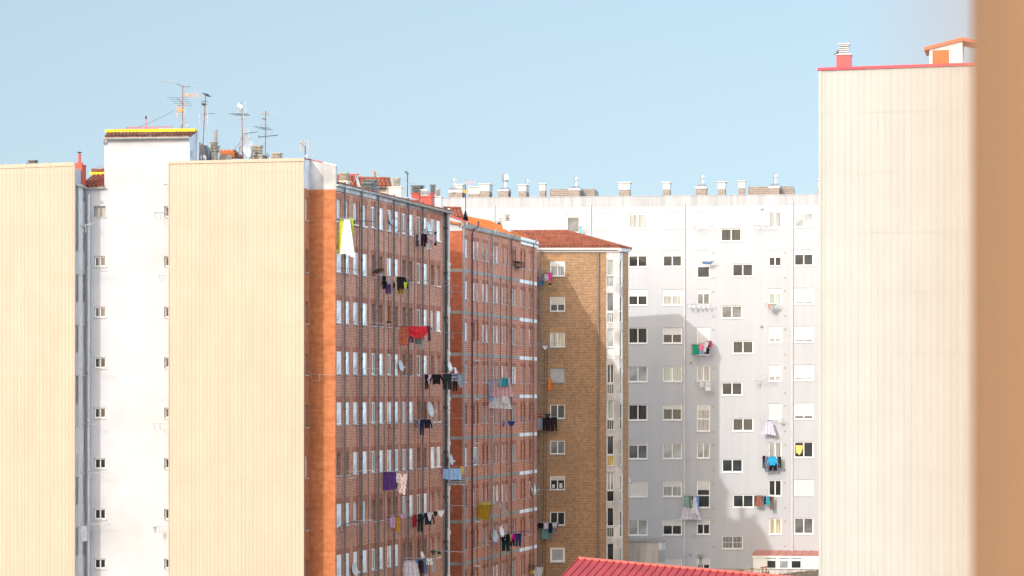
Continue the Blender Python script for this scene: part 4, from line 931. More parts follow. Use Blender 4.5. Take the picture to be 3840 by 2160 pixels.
for k, (x0, x1, pn) in enumerate(((2874, 2912, G_DCURT), (2921, 2958, G_PALE), (2965, 3006, G_DARK), (3010, 3048, G_BRIGHT), (3052, 3090, G_BRIGHT))):
    pwin(LT, wl, x0, 2100, x1, 2133, sash=1, pane=pn, fr=.07, y=.03, sill=False)
    if k < 3: pwin(LT, wl, x0, 2091.5, x1, 2095.5, sash=1, pane=G_DARK, fr=.01, y=.03, sill=False)
wl.build('wall', [PVC], LT)
b = MB(); b.prism([LP.w(u0, 0), LP.w(u0, 0, -2.3), LP.w(u0+.03, 0, -2.3), LP.w(u0+.03, 0)], wl.z0, zf0+.1); b.build('side_panel', PVC, LT)
b = MB(); a = LP.w(u0, LP.z(2822, 2127), .05); b.tube([a, a+Vector((-1.1, -.2, -.14))], .03); b.build('handrail', LINT, LT)
# annex box with vents
XP = Pl.px((2352, 200), (2470, 199.6)); AN = thing('annex', (*xy(2420, 201), 0), 'small stained white annex box with louvre vents below the gallery corner', 'annex')
ux0, ux1 = XP.u(2340), XP.u(2470); zt = XP.z(2420, 2033); b = MB(); sd = (XP.d*.75+Vector((0, 1))*.3)
q0, q1 = XP.w(ux0, 0), XP.w(ux1, 0); sx = Vector((ray(2494)*200.2-q1.x, 200.2-q1.y)); b.prism([q0, q1, (q1.x+sx.x, q1.y+sx.y), (q1.x+sx.x, q1.y+sx.y+4), (q0.x, q0.y+4)], 0, zt)
b.build('wall', mat('annex_render', (.62, .60, .58), .9, .06, 1, streak=.3), AN); b = MB(); b.prism([(q0.x, q0.y-.06), (q1.x, q1.y-.06), (q1.x+sx.x+.07, q1.y+sx.y-.03), (q1.x+sx.x+.07, q1.y+4), (q0.x, q0.y+4)], zt, zt+.08); b.build('roof_slab', CONC, AN)
SP = Pl((q1.x, q1.y), sx)
for y0 in (2062, 2086):
    b = MB(); b.pbox(SP, .03, sx.length-.05, SP.z(2482, y0+22), SP.z(2482, y0), -.05, .02)
    for i in range(6): b.pbox(SP, .04, sx.length-.06, SP.z(2482, y0+22)+.075*i, SP.z(2482, y0+22)+.075*i+.03, .0, .05)
    b.build('louvre_vent', PVCG, AN)
CF = thing('flue_pipe', (*xy(2627, 203), 0), 'old concrete flue pipe with a thick drum cap in front of a low window', 'chimney')
b = MB(); c = P(2627.5, 0, 203); z = lambda y: P(0, y, 203).z; b.lathe((c.x, c.y, 0), [(.11, 0), (.11, z(2097)), (.2, z(2092))], 14); b.build('shaft', mat('old_cement', (.29, .285, .27), .95, .15, 3), CF)
b = MB(); b.lathe((c.x, c.y, 0), [(.2, z(2092)), (.22, z(2090)), (.22, z(2079)), (.19, z(2077.5)), (.02, z(2077)), (.012, z(2074))], 16); b.build('cap', mat('old_cement', (.29, .285, .27)), CF)
# courtyard wall, posts, thatch fence
YP = Pl.px((2600, 196), (3090, 195.5)); CW = thing('courtyard_wall', (*xy(2850, 196), 0), 'long stained low wall running below the lean-to', 'wall')
b = MB(); b.pbox(YP, YP.u(2560), YP.u(3120), 0, YP.z(2850, 2136), -.3, 0); b.build('wall', mat('courtyard_render', (.58, .56, .54), .9, .1, 1, streak=.35), CW)
b = MB(); b.pbox(YP, YP.u(2560), YP.u(3120), YP.z(2850, 2136)+.001, YP.z(2850, 2133.5), -.34, .04); b.build('coping', CONC, CW)
for x, y, lb in ((2782, 2139, 'short rusted post standing farthest left before the low wall'), (2820, 2131, 'rusted post with a bent top in front of the low wall'), (2859, 2128, 'taller rusted post left of the tallest one'), (2873, 2126, 'tallest rusted post nearest the lean-to window')):
    D = 192.; c = P(x, y, D); b = MB(); r_ = .055; b.tube([Vector((c.x, c.y, 0)), c], r_, 6)
    o = b.build('fence_post', RUST, None, loc=(c.x, c.y, 0)); tag(o, lb, 'post', 'rusted fence posts')
    b = MB(); b.box((c.x-.13, c.y-.06, c.z-.05), (c.x+.13, c.y+.06, c.z+.04)); b.build('post_head', RUST, o)
def slat_fence(name, x0, x1, ya, yb, D0, D1, m, lb):
    pl = Pl.px((x0, D0), (x1, D1)); u0, u1 = 0, pl.u(x1); n = int((u1-u0)/.07)
    o = thing(name, (*xy((x0+x1)/2, (D0+D1)/2), 0), lb, 'fence'); b = MB()
    for i in range(n): u = u0+(u1-u0)*i/n; x = x0+(x1-x0)*i/n; zt = pl.z(x, ya+(yb-ya)*i/n)+random.uniform(-.06, .06); b.pbox(pl, u+.004, u+.064, pl.z(x, 2200), zt, -.03, random.uniform(0, .02))
    b.build('slats', m, o); b = MB(); b.pbox(pl, u0, u1, pl.z(x0, 2178), pl.z(x0, 2176), -.06, -.03); b.build('rail', RUST, o)
slat_fence('thatch_fence', 2903, 3095, 2154, 2134, 186, 184, mat('dry_thatch', (.15, .13, .115), .95, .4, 9), 'dark dry thatch fence rising to the right edge gable')
slat_fence('mesh_fence', 2800, 2886, 2152, 2142, 193.5, 193, mat('grey_netting', (.20, .20, .21), .95, .3, 9), 'short grey netting fence between the rusted posts')
# ------------------------------------------------------------------ satellite dishes
def dish(px, py, D, r, face, lb, m=DISH, lnb=True, grp='satellite dishes on the facades and roofs', spin=0):
    """round shallow dish whose front looks along `face`"""
    c = P(px, py, D); f = Vector(face).normalized(); a = f.cross(Vector((0, 0, 1))).normalized(); up = a.cross(f)
    o = thing('satellite_dish', c, lb, 'satellite dish', grp); ax = Matrix((a, up, f)).transposed()
    b = MB(); n = 6; prof = [(r*k/n if k else .004, .22*r*(k/n)**2) for k in range(n+1)]+[(r*1.02, .22*r+.012), (r*1.0, .22*r-.025)]+[(r*k/n if k else .004, .22*r*(k/n)**2-.025) for k in range(n-1, -1, -1)]
    b.lathe(c, prof, 24, ax); b.build('reflector', m, o, smooth=True)
    if lnb:
        b = MB(); h = c-up*r*.95; e = c+f*r*1.0-up*r*.45; b.tube([h, e], .016, 5); b.build('arm', WIRE, o)
        b = MB(); b.tube([e-f*.02, e-f*.14+up*.03], .04, 8); b.build('receiver_head', LINT, o)
    b = MB(); b.tube([c-f*.02, c-f*.22, c-f*.24-up*r*.9], .025, 5); b.build('bracket', IRON, o)
    return o
fA = (.93, -.30, .22)
dish(1459, 812, 150.6, .50, fA, 'tall-looking grey dish on the brick wall between two top-floor windows', DISH)
dish(1478, 834, 151.6, .36, fA, 'smaller dish just right of the pair-mate dish on the top brick floor')
dish(1605, 857, 156.6, .40, fA, 'grey dish standing above the dark top-right laundry on brick')
dish(1500, 1372, 151.9, .33, fA, 'pale dish beside a window halfway down the red-brown block')
dish(1609, 1536, 156.4, .46, fA, 'large pale dish above the navy shorts and trousers')
dish(1684, 1376, 160.2, .32, fA, 'dish at the brick corner above the navy trousers', DISHW)
dish(1706, 1391, 160.4, .22, (.97, -.2, .1), 'thin edge-on white dish right above the striped shorts', DISHW)
dish(1326, 2138, 144.0, .38, fA, 'dish low on the left end of the red-brown facade')
dish(1581, 2082, 155.0, .22, fA, 'small white dish over the bottom washing line', DISHW)
dish(1688, 1724, 160.4, .33, fA, 'dish with a long receiver arm just over the blue towels')
dish(1852, 2011, 175.0, .42, (.8, -.5, .25), 'grey dish low on the salmon brick facade, left of two')
dish(1878, 1994, 175.6, .36, (.93, -.35, .2), 'white-rimmed dish beside the black laundry on salmon brick', DISHW)
dish(1993, 1829, 186.3, .55, (.95, -.3, .2), 'tall white dish near the inner corner of the salmon block', DISHW)
dish(1906, 846, 184.5, .30*1.0, (.15, -.97, .18), 'round white dish facing us above the orange roof', DISHW)
dish(2361, 1803, 193.4, .27, (.8, -.55, .2), 'small dish sticking out at the tan block corner')
dish(691, 455+13, 146.2, .34, (.9, -.36, .25), 'blue-grey dish on the tall mast over the tower roof', DISH)
dish(917, 549, 149.0, .60, (.78, -.6, .15), 'big grey rooftop dish on a tripod behind the middle gable', DISH)
dish(923, 568, 147.6, .33, (.85, -.5, .12), 'smaller dish in front of the big rooftop dish', DISHW)
dish(1003, 590, 149.3, .22, (.95, -.25, .2), 'narrow dish at the foot of the right rooftop mast')
dish(762, 592, 147.6, .18, (.4, -.9, .2), 'small dish against the dark stair-head wall')
# ------------------------------------------------------------------ roof antennas
def mast(px, y0, y1, D, lb, m=RUST, r=.028, lean=0, name='antenna_mast'):
    base = P(px, y1, D); o = thing(name, base, lb, 'antenna', 'television antennas on the roofs')
    b = MB(); top = P(px+lean, y0, D); b.tube([base-Vector((0, 0, .5)), top], r, 6); b.build('pole', m, o); return o
def yagi(o, pa, pb, D, n, le, eax, m=ALU, r=.010, taper=.3, dD=0):
    """boom from pixel pa to pb with n cross elements of length le along eax"""
    a, c = P(*pa, D), P(*pb, D+dD); e = Vector(eax).normalized(); b = MB(); b.tube([a, c], r*1.3, 4)
    for k in range(n): q = a.lerp(c, k/(n-1)); L = le*(1-taper*k/n)/2; b.tube([q-e*L, q+e*L], r, 4)
    b.build('aerial', m, o)
def panel(o, px, py, D, w, h, m=ALU, side=None, n=7, vert=False):
    b = MB(); c = P(px, py, D); X = Vector((.96, -.28, 0)); Z = Vector((0, 0, 1))
    for k in range(n):
        t = -.5+k/(n-1)
        p, q = (c+X*w*t-Z*h/2, c+X*w*t+Z*h/2) if vert else (c-X*w/2+Z*h*t, c+X*w/2+Z*h*t)
        b.tube([p, q], .008, 4)
    for s in (-.5, .5):
        p, q = (c+Z*h*s-X*w/2, c+Z*h*s+X*w/2) if vert else (c+X*w*s-Z*h/2, c+X*w*s+Z*h/2)
        b.tube([p, q], .012, 4)
    b.build('grid_reflector', m, o)
    if side:
        b = MB()
        for s in (-.5, .5): b.tube([c+X*w*s-Z*h*.5, c+X*w*s*1.06-Z*h*.05], .018, 4); b.tube([c+X*w*s*1.06+Z*h*.05, c+X*w*s+Z*h*.5], .018, 4)
        b.build('side_strip', side, o)
def blob(o, px, py, D, r, m, name='amplifier_box'):
    b = MB(); c = P(px, py, D); M = Matrix.Translation(c) @ Matrix.Rotation(.5, 4, 'Y'); b.box((-r, -r*.7, -r*.7), (r, r*.7, r*.7), M); b.build(name, m, o)
D = 145.5
o = mast(684, 322, 490, D, 'tallest antenna mast over the tower roof with a long slanting boom', lean=1.5)
yagi(o, (587, 299), (741, 328), D, 16, .55, (.1, 1, 0), ALU); b = MB(); b.tube([P(660, 313, D), P(685, 325, D), P(705, 326, D), P(718, 322, D)], .012, 4); b.build('boom_brace', IRON, o)
b = MB(); b.tube([P(738, 316, D), P(739, 328, D), P(735, 336, D)], .014, 4); b.build('reflector_bar', ALU, o)
b = MB()
for y0, y1 in ((355, 348), (357, 357), (360, 366)): b.tube([P(688, 357, D), P(703, y0, D), P(741, y1, D)], .012, 4)
b.tube([P(742, 348, D), P(742, 366, D)], .022, 5); b.build('horn_aerial', ORANGE, o); blob(o, 703, 357, D, .09, ORANGE)
yagi(o, (664, 366), (692, 396), D, 5, 1.1, (1, .05, 0), IRON, .008)
yagi(o, (684, 388), (714, 388), D, 3, .5, (.2, 1, 0), ALU, .009)
panel(o, 679, 415, D, .48, .66, ALU, ORANGE, 7); blob(o, 677, 413, D, .12, mat('amber_box', (.55, .28, .06)))
D = 147.2
o = mast(758, 355, 570, D, 'leaning antenna mast with dark dipoles beside the tower', lean=13)
yagi(o, (768, 351), (784, 362), D, 6, .35, (1, .3, -.1), IRON, .012); blob(o, 764, 392, D, .09, IRON)
panel(o, 766, 386, D, .34, .2, IRON, None, 3, True); panel(o, 765, 408, D, .36, .14, ALU, None, 2, True)
yagi(o, (764, 428), (806, 425), D, 10, .22, (.1, 1, .1), IRON, .009); panel(o, 769, 422, D, .3, .2, ALU)
panel(o, 763, 447, D, .48, .6, ALU, LINT, 7)
D = 148.3
o = mast(911, 384, 594, D, 'rusty antenna mast with a white bow aerial above the big dish', lean=-4.5)
panel(o, 908, 402, D, .42, .62, ALU, None, 9); blob(o, 901, 398, D, .15, LINT, 'bow_aerial')
yagi(o, (892, 426), (911, 433), D, 4, 1.1, (1, .1, 0), IRON, .009); yagi(o, (909, 448), (912, 448), D, 2, .7, (1, .1, 0), ALU, .008); b = MB(); b.tube([P(912, 420, D), P(912, 448, D)], .012, 4); b.build('dipole_bar', ALU, o)
yagi(o, (914, 502), (968, 494), D, 16, .18, (.1, 1, .1), IRON, .012, 0); panel(o, 922, 490, D, .26, .3, ALU); panel(o, 926, 509, D, .24, .28, ALU)
b = MB(); b.tube([P(878, 562, D), P(900, 532, D)], .03, 5); b.tube([P(897, 580, D), P(897, 553, D), P(904, 548, D)], .035, 5); b.build('tripod', PIPEB, o)
D = 149.0
o = mast(994.5, 414, 592, D, 'antenna mast with a wide top boom and a mesh panel, right of the big dish', lean=2)
yagi(o, (950, 420), (1042, 424), D, 12, .3, (.1, 1, 0), ALU, .008); b = MB(); b.tube([P(971, 422, D), P(984, 429, D), P(1003, 429, D), P(1015, 425, D)], .01, 4); b.tube([P(1041, 418, D), P(1041.5, 431, D)], .014, 4); b.build('boom_brace', ALU, o)
panel(o, 991, 446, D, .5, .6, WIRE, None, 6, True); yagi(o, (985, 444), (996, 448), D, 4, .25, (.3, 1, .3), IRON, .012)
yagi(o, (978, 476), (1001, 487), D, 4, .9, (1, .1, -.05), IRON, .009); yagi(o, (975, 499.5), (1025, 500.5), D, 2, .02, (0, 0, 1), ALU); yagi(o, (970, 514), (1042, 507), D, 16, .2, (.1, .8, .5), IRON, .010, .2)
b = MB(); b.tube([P(971, 507, D), P(971, 518, D)], .018, 4); b.build('reflector_bar', IRON, o); b = MB(); b.tube([P(996, 537, D), P(1035, 572, D)], .007, 4); b.tube([P(994, 535, D), P(976, 548, D)], .007, 4); b.build('guy_wire', WIRE, o)
D = 141.0
o = mast(1144.5, 548, 594, D, 'short antenna with pink side bars at the corner of the middle gable', IRON)
panel(o, 1141, 547, D, .42, .55, ALU, mat('pink_plastic', (.75, .38, .3)), 5); yagi(o, (1127, 535), (1145, 551), D, 4, .2, (.3, 1, .6), mat('amber_rod', (.4, .2, .08)), .016); yagi(o, (1146, 586), (1187, 582), D, 12, .16, (.1, 1, 0), ALU, .010); blob(o, 1149, 586, D, .07, LINT)
o = mast(1406, 643, 668, 156.6, 'stubby orange aerial on the second tiled attic', IRON); yagi(o, (1401, 641), (1407, 654), 156.6, 4, .3, (1, .2, -.6), ORANGE, .016)
D = 157.5
o = mast(1527.5, 650, 728, D, 'thin dark antenna between the cream box and the red chimneys', IRON, .03, 1)
yagi(o, (1521, 643), (1530, 653), D, 4, .3, (.6, .8, .3), IRON, .014); yagi(o, (1515, 674), (1541, 675), D, 2, .03, (0, 0, 1), ALU); yagi(o, (1529, 688), (1566, 685), D, 10, .2, (.1, .8, .4), ALU, .010)
D = 173
o = mast(1746, 690, 830, D, 'antenna with a tilted flat grid over the weathered tile attic', IRON, .03)
yagi(o, (1748, 687), (1782, 680), D, 3, .4, (.1, .3, 1), mat('pink_plastic', (.75, .38, .3)), .010); panel(o, 1751, 683, D, .38, .26, ALU, None, 5, True); blob(o, 1742, 718, D, .14, mat('amber_box', (.55, .28, .06)))
# furled flag on that mast
b = MB(); n, rows_ = 14, 8; vs = []
FL = [(790, 1744, 1747.5), (800, 1741, 1750), (812, 1736, 1753), (828, 1731, 1757)]
for i in range(rows_+1):
    t = i/rows_*(len(FL)-1); k = min(int(t), len(FL)-2); f = t-k; y = FL[k][0]+(FL[k+1][0]-FL[k][0])*f; xa = FL[k][1]+(FL[k+1][1]-FL[k][1])*f; xb = FL[k][2]+(FL[k+1][2]-FL[k][2])*f
    for j in range(n+1): q = P(xa+(xb-xa)*j/n, y, 172.7); q.y += .09*math.sin(j*1.9+i*.4); vs.append(q)
b.faces(vs, [(i*(n+1)+j, i*(n+1)+j+1, (i+1)*(n+1)+j+1, (i+1)*(n+1)+j) for i in range(rows_) for j in range(n)])
fl = b.build('flag', cloth('navy_flag', (.035, .05, .075)), None, loc=P(1746, 828, 172.7)); tag(fl, 'dark navy flag with a teal mark furled round the attic antenna', 'flag')
b = MB()
for y in (803, 809): c = P(1749, y, 172.55); b.tube([c+Vector((.045*math.cos(a), 0, .05*math.sin(a))) for a in [k*.7 for k in range(10)]], .013, 4)
b.build('emblem', cloth('teal_mark', (.10, .28, .36)), fl)
# ------------------------------------------------------------------ washing lines and laundry
def cl_plane(px, D, d): return Pl(xy(px, D), d)
def grid(b, f, nx, nz, back=.035):
    """closed two-layer cloth: f(s,t) -> (x, y, z) for s,t in 0..1"""
    for k, o in ((0, 0), (1, back)):
        i0 = len(b.v)
        for j in range(nz+1):
            for i in range(nx+1): x, y, z = f(i/nx, j/nz); b.v.append(Vector((x, y+o*(1-.0*j), z)))
        for j in range(nz):
            for i in range(nx):
                q = (i0+j*(nx+1)+i, i0+(j+1)*(nx+1)+i, i0+(j+1)*(nx+1)+i+1, i0+j*(nx+1)+i+1); b.f.append(q if k == 0 else q[::-1]); b.uv.append(None); b.mi.append(0)
    n0 = len(b.v)-2*(nx+1)*(nz+1); n1 = n0+(nx+1)*(nz+1); w = nx+1
    edge = [i for i in range(nx)], None
    def side(a, c): b.f.append((n0+a, n0+c, n1+c, n1+a)); b.uv.append(None); b.mi.append(0)
    for i in range(nx): side(i+1, i); side(nz*w+i, nz*w+i+1)
    for j in range(nz): side(j*w, (j+1)*w); side((j+1)*w+nx, j*w+nx)
def cloth_mesh(kind, w, h, rs):
    b = MB(); ph = rs.random()*6; am = min(.05, w*.09); fr = 2*math.pi*max(1.2, w/.26)
    fold = lambda s, t: am*math.sin(fr*s+ph)*(.25+.75*t)+am*.4*math.sin(fr*2.3*s+ph*2)*t
    tilt = rs.uniform(-.06, .06); sag = rs.uniform(.0, .05)
    if kind in ('towel', 'sheet'):
        fl = .24 if kind == 'sheet' else .03
        def f(s, t): x = (s-.5)*w*(1-fl+fl*2*t*.9); return x+tilt*t*h*.5, fold(s, t), -h*t*(1-sag*math.cos(s*3+ph))-.04*w*(1-abs(2*s-1)**2)*(1-t)*.6
        grid(b, f, max(8, int(w*14)), 8)
    elif kind == 'flare':
        def f(s, t): a = -.5+.15*(1-t); x = w*((.38+(.62)*t)*(s-.5)-.02*(1-t)); return x, fold(s, t)*1.6, -h*t*(1-.05*math.sin(s*5))
        grid(b, f, 24, 12)
    elif kind in ('shirt', 'sweater'):
        bw = w*(.58 if kind == 'sweater' else .66)
        def f(s, t): q = bw*(1+.08*(1-t)); return (s-.5)*q+tilt*t*h*.4, fold(s, t), -h*(.94 if kind == 'shirt' else .72)*t-.03*math.cos(s*6.28)*t
        grid(b, f, 10, 7)
        sh, sl_ = (.52, .42) if kind == 'shirt' else (.95, .8)
        for sg in (-1, 1):
            def g(s, t): a = sg*(bw*.44+(w/2-bw*.40)*min(1, t*1.4)); z0 = -h*(.02 if kind == 'sweater' else .35); return a+sg*(s-.5)*w*(.17-.05*t), .02+fold(s, t)*.4, z0-h*sl_*(.5+.5*sh)*t*(1+.1*sg*tilt*10)*.85
            grid(b, g, 4, 5)
    elif kind == 'trousers':
        def f(s, t): return (s-.5)*w*.92, fold(s, t)*.5, -h*.34*t
        grid(b, f, 8, 3)
        for sg in (-1, 1):
            L = 1+rs.uniform(-.06, .04)
            def g(s, t): c = sg*w*(.235+.03*t); return c+(s-.5)*w*(.46-.08*t)+tilt*t*h*.3, fold(s, t)*.7+.01, -h*.3-h*.7*t*L
            grid(b, g, 5, 6)
    elif kind == 'shorts':
        def f(s, t): return (s-.5)*w, fold(s, t)*.5, -h*.5*t
        grid(b, f, 8, 3)
        for sg in (-1, 1):
            def g(s, t): return sg*w*(.27+.04*t)+(s-.5)*w*.46, fold(s, t)*.6, -h*.46-h*.54*t
            grid(b, g, 5, 3)
    elif kind == 'small':
        def f(s, t): return (s-.5)*w*(1-.72*t**1.3), fold(s, t)*.6, -h*t-.1*h*math.cos(6.28*s)*t*(1-t)
        grid(b, f, 8, 5)
    elif kind == 'scarf':
        def f(s, t): return (s-.5)*w*(1-.25*math.sin(t*3))+.1*w*math.sin(t*5+ph), fold(s, t), -h*t
        grid(b, f, 5, 10)
    elif kind == 'slant':
        def f(s, t): return (s-.5)*w*(1-.30*t)-w*.14*t, fold(s, t)*.5, -h*(t*(1-.12*(1-s)))
        grid(b, f, 12, 8)
    elif kind == 'drape':
        def f(s, t): return (s-.5)*w, fold(s, t)*.8+.03*math.sin(9*t+4*abs(s-.5)), -h*t*(1-.42*abs(2*s-1)**2.2)-.05*h*(1-abs(2*s-1)**2)*(1-t)
        grid(b, f, 18, 10)
    elif kind == 'drift':
        def f(s, t): return (s-.9+.0*t)*w*.50+w*.9*t**1.1-.0*w, fold(s, t)*.6, -h*t-h*.0*s
        grid(b, f, 8, 8)
    return b
NG = [0]
CATG = dict(towel='towel', sheet='sheet', flare='sheet', shirt='shirt', sweater='sweater', trousers='trousers', shorts='shorts', small='underwear', scarf='scarf', slant='cloth', drape='cloth', drift='cloth')
def hang(pl, kind, x0, x1, y0, y1, m, name, lb, off=0):
    NG[0] += 1; rs = random.Random(NG[0]*13+5); xm = (x0+x1)/2; q = pl.off(off) if off else pl
    w = abs(q.u(x1)-q.u(x0)); c = q.pt(xm, y0); h = c.z-q.z(xm, y1); b = cloth_mesh(kind, w, h, rs)
    me = bpy.data.meshes.new(name); me.from_pydata([tuple(v) for v in b.v], [], b.f); me.materials.append(m); me.polygons.foreach_set('use_smooth', [True]*len(me.polygons)); me.update()
    o = bpy.data.objects.new(name, me); C.objects.link(o); o.location = c; o.rotation_euler = (0, 0, q.ang)
    return tag(o, lb, CATG.get(kind, 'laundry') if name not in ('cloth', 'garment', 'dress', 'jeans') else name, 'laundry hanging on the washing lines')
def rack(pl, x0, x1, y0, y1, lb, wall=None, n=4, sp=.16, m=WIRE, r=.011, stay=0, name='clothes_rack'):
    """parallel wires from (x0,y0) to (x1,y1) with two end bars and a bracket"""
    a, c = pl.pt(x0, y0), pl.pt(x1, y1); no = Vector((pl.n.x, pl.n.y, 0)); o = thing(name, a, lb, 'clothes rack', 'clothes racks outside the windows')
    b = MB()
    for k in range(n): s = no*sp*(k-(n-1)/2); b.tube([a+s, c+s], r*.7, 4)
    b.build('lines', m, o); b = MB(); s = no*sp*(n-1)/2
    for q in (a, c): b.tube([q-s, q+s], r*1.25, 5)
    b.build('end_bar', m, o); b = MB(); d = (c-a).normalized()
    for q, g in ((a, d*.05), (a+(c-a)*.35, d*.0)): b.tube([q, q-Vector((0, 0, .1)), q-Vector((0, 0, .35))-s*.5+g], r*1.2, 5)
    b.tube([a-Vector((0, 0, .35))-s*.5+d*.05, a+(c-a)*.35-Vector((0, 0, .35))-s*.5], r*.8, 5)
    if stay: b.tube([c, c.lerp(a, .55)+Vector((0, 0, stay))], r*.7, 4); b.tube([a.lerp(c, .1), c.lerp(a, .55)+Vector((0, 0, stay))], r*.7, 4)
    b.build('bracket', IRON if m is IRON else m, o); return o
nA = Vector((AP.n.x, AP.n.y)); nB = Vector((BP.n.x, BP.n.y))
def LA_(px): return cl_plane(px, AP.D(min(px, 1662)), nA)
def LB_(px): return cl_plane(px, BP.D(min(px, 2005)), nB)
K = lambda n, c, p=None: cloth(n, c, p)
black, navy, white, lilac, purple, grey, dgrey = K('black_cloth', (.018, .018, .022)), K('navy_cloth', (.02, .028, .06)), K('white_cloth', (.64, .64, .68)), K('lilac_cloth', (.58, .54, .66)), K('purple_cloth', (.10, .045, .18)), K('grey_cloth', (.33, .31, .33)), K('charcoal_cloth', (.07, .075, .09))
lime, red, pink, blue, lblue, teal, yellow = K('lime_cloth', (.40, .47, .05)), K('red_cloth', (.55, .035, .055)), K('pink_cloth', (.72, .22, .36)), K('blue_cloth', (.10, .22, .50)), K('light_blue_cloth', (.30, .50, .78)), K('teal_cloth', (.03, .28, .33)), K('yellow_cloth2', (.70, .50, .08))
maroon, ochre, olive, brown, orange, mauve, beige = K('maroon_cloth', (.13, .025, .06)), K('ochre_cloth', (.42, .26, .03)), K('olive_cloth', (.14, .12, .07)), K('rust_brown_cloth', (.28, .11, .07)), K('orange_cloth', (.85, .19, .03)), K('mauve_cloth', (.34, .26, .30), ('spot', (.44, .37, .40), 30)), K('beige_cloth', (.52, .44, .26))
green, cyan, sage, jeans, plaid = K('green_cloth', (.02, .27, .17)), K('cyan_cloth', (.02, .36, .66)), K('sage_cloth', (.22, .34, .31)), K('denim', (.07, .15, .30)), K('plaid_cloth', (.40, .39, .42), ('hstripe', (.16, .14, .15), 2.2))
striped, floral, speck, bstripe, tstripe = K('pink_striped_cloth', (.72, .56, .60), ('stripe', (.42, .16, .20), 3.2)), K('floral_cloth', (.78, .74, .72), ('spot', (.55, .10, .16), 9)), K('speckled_cloth', (.75, .75, .72), ('spot', (.08, .10, .09), 22)), K('blue_striped_cloth', (.16, .20, .32), ('stripe', (.55, .58, .64), 9)), K('teal_striped_cloth', (.06, .20, .22), ('stripe', (.22, .38, .38), 8))
paisley, pattern, scarfm = K('paisley_cloth', (.45, .10, .09), ('spot', (.62, .28, .10), 12)), K('patterned_cloth', (.12, .10, .13), ('spot', (.50, .44, .48), 16)), K('dark_scarf', (.05, .02, .04), ('spot', (.14, .06, .09), 14))
def cluster(pl, line, rlab, items, **k):
    if line: rack(pl, line[0], line[2], line[1], line[3], rlab, **k)
    for j, it in enumerate(items):
        kind, x0, x1, y0, y1, m, name, lb = it[:8]; hang(pl, kind, x0, x1, y0, y1, m, name, lb, off=it[8] if len(it) > 8 else (.06*((j % 3)-1)))
# brick block, top left: white sheets
cluster(LA_(1265), (1265, 819, 1325, 818), 'rack at the top left brick window carrying the white sheets', [
 ('flare', 1272, 1331, 821, 958, white, 'bed_sheet', 'long white bed sheet flaring from the top left brick window', .15),
 ('sheet', 1270, 1289, 822, 953, lime, 'bed_sheet', 'yellow-green sheet peeking out left of the long white sheet', -.12),
 ('towel', 1305, 1325, 817, 876, lime, 'towel', 'lime green towel on the right of the long white sheet', -.05),
 ('sheet', 1260, 1276, 878, 936, K('thin_striped_cloth', (.55, .55, .56), ('hstripe', (.75, .75, .76), 5)), 'bed_sheet', 'grey striped sheet hanging lowest left behind the yellow-green one', -.3)])
cluster(LA_(1560), (1552, 872, 1638, 868), 'rack with dark clothes at the top right of the red-brown block', [
 ('shirt', 1557, 1573, 879, 927, charcoal if False else dgrey, 'shirt', 'charcoal shirt at the left end of the top right rack'),
 ('shirt', 1568, 1579, 877, 915, lilac, 'shirt', 'pale lilac shirt second from left on the top right rack'),
 ('trousers', 1577, 1596, 877, 925, K('dark_plum', (.035, .015, .03)), 'trousers', 'plum-black trousers near the middle of the top right rack'),
 ('shirt', 1592, 1607, 878, 914, black, 'shirt', 'black shirt against the mauve cloth on the top right rack'),
 ('drape', 1602, 1633, 879, 922, mauve, 'cloth', 'draped mauve patterned cloth on the top right rack', .05),
 ('shirt', 1596, 1620, 905, 936, white, 'shirt', 'white shirt showing below the mauve cloth', -.2),
 ('scarf', 1627, 1637, 870, 921, black, 'scarf', 'narrow black scarf at the right end of the top right rack')])
cluster(LA_(1426), (1426, 1034, 1530, 1039), 'rack of dark clothes right of the window plants', [
 ('shirt', 1431, 1450, 1036, 1087, black, 'shirt', 'black shirt nearest the window plants'),
 ('trousers', 1445, 1466, 1050, 1103, purple, 'trousers', 'purple trousers below the mauve T-shirt on the plant-side rack', -.1),
 ('shirt', 1448, 1473, 1035, 1069, K('greyish_mauve', (.40, .33, .38)), 'shirt', 'mauve-grey T-shirt over the purple trousers', .1),
 ('small', 1469, 1481, 1035, 1055, pink, 'garment', 'small pink garment next to the mauve T-shirt'),
 ('small', 1478, 1487, 1035, 1066, beige, 'garment', 'small straw-yellow garment left of the big black shirt'),
 ('trousers', 1471, 1482, 1052, 1091, K('steel_blue_cloth', (.18, .20, .29)), 'trousers', 'slim grey-blue trousers under the straw-yellow garment', -.1),
 ('sweater', 1478, 1526, 1038, 1101, black, 'sweater', 'big black sweater on the rack right of the plants'),
 ('trousers', 1488, 1512, 1062, 1102, K('black_yellow', (.03, .03, .03), ('spot', (.55, .35, .03), 12)), 'trousers', 'black trousers with yellow marks below the big black sweater', -.12),
 ('small', 1514, 1527, 1058, 1082, lime, 'garment', 'bright lime garment right of the big black sweater')])
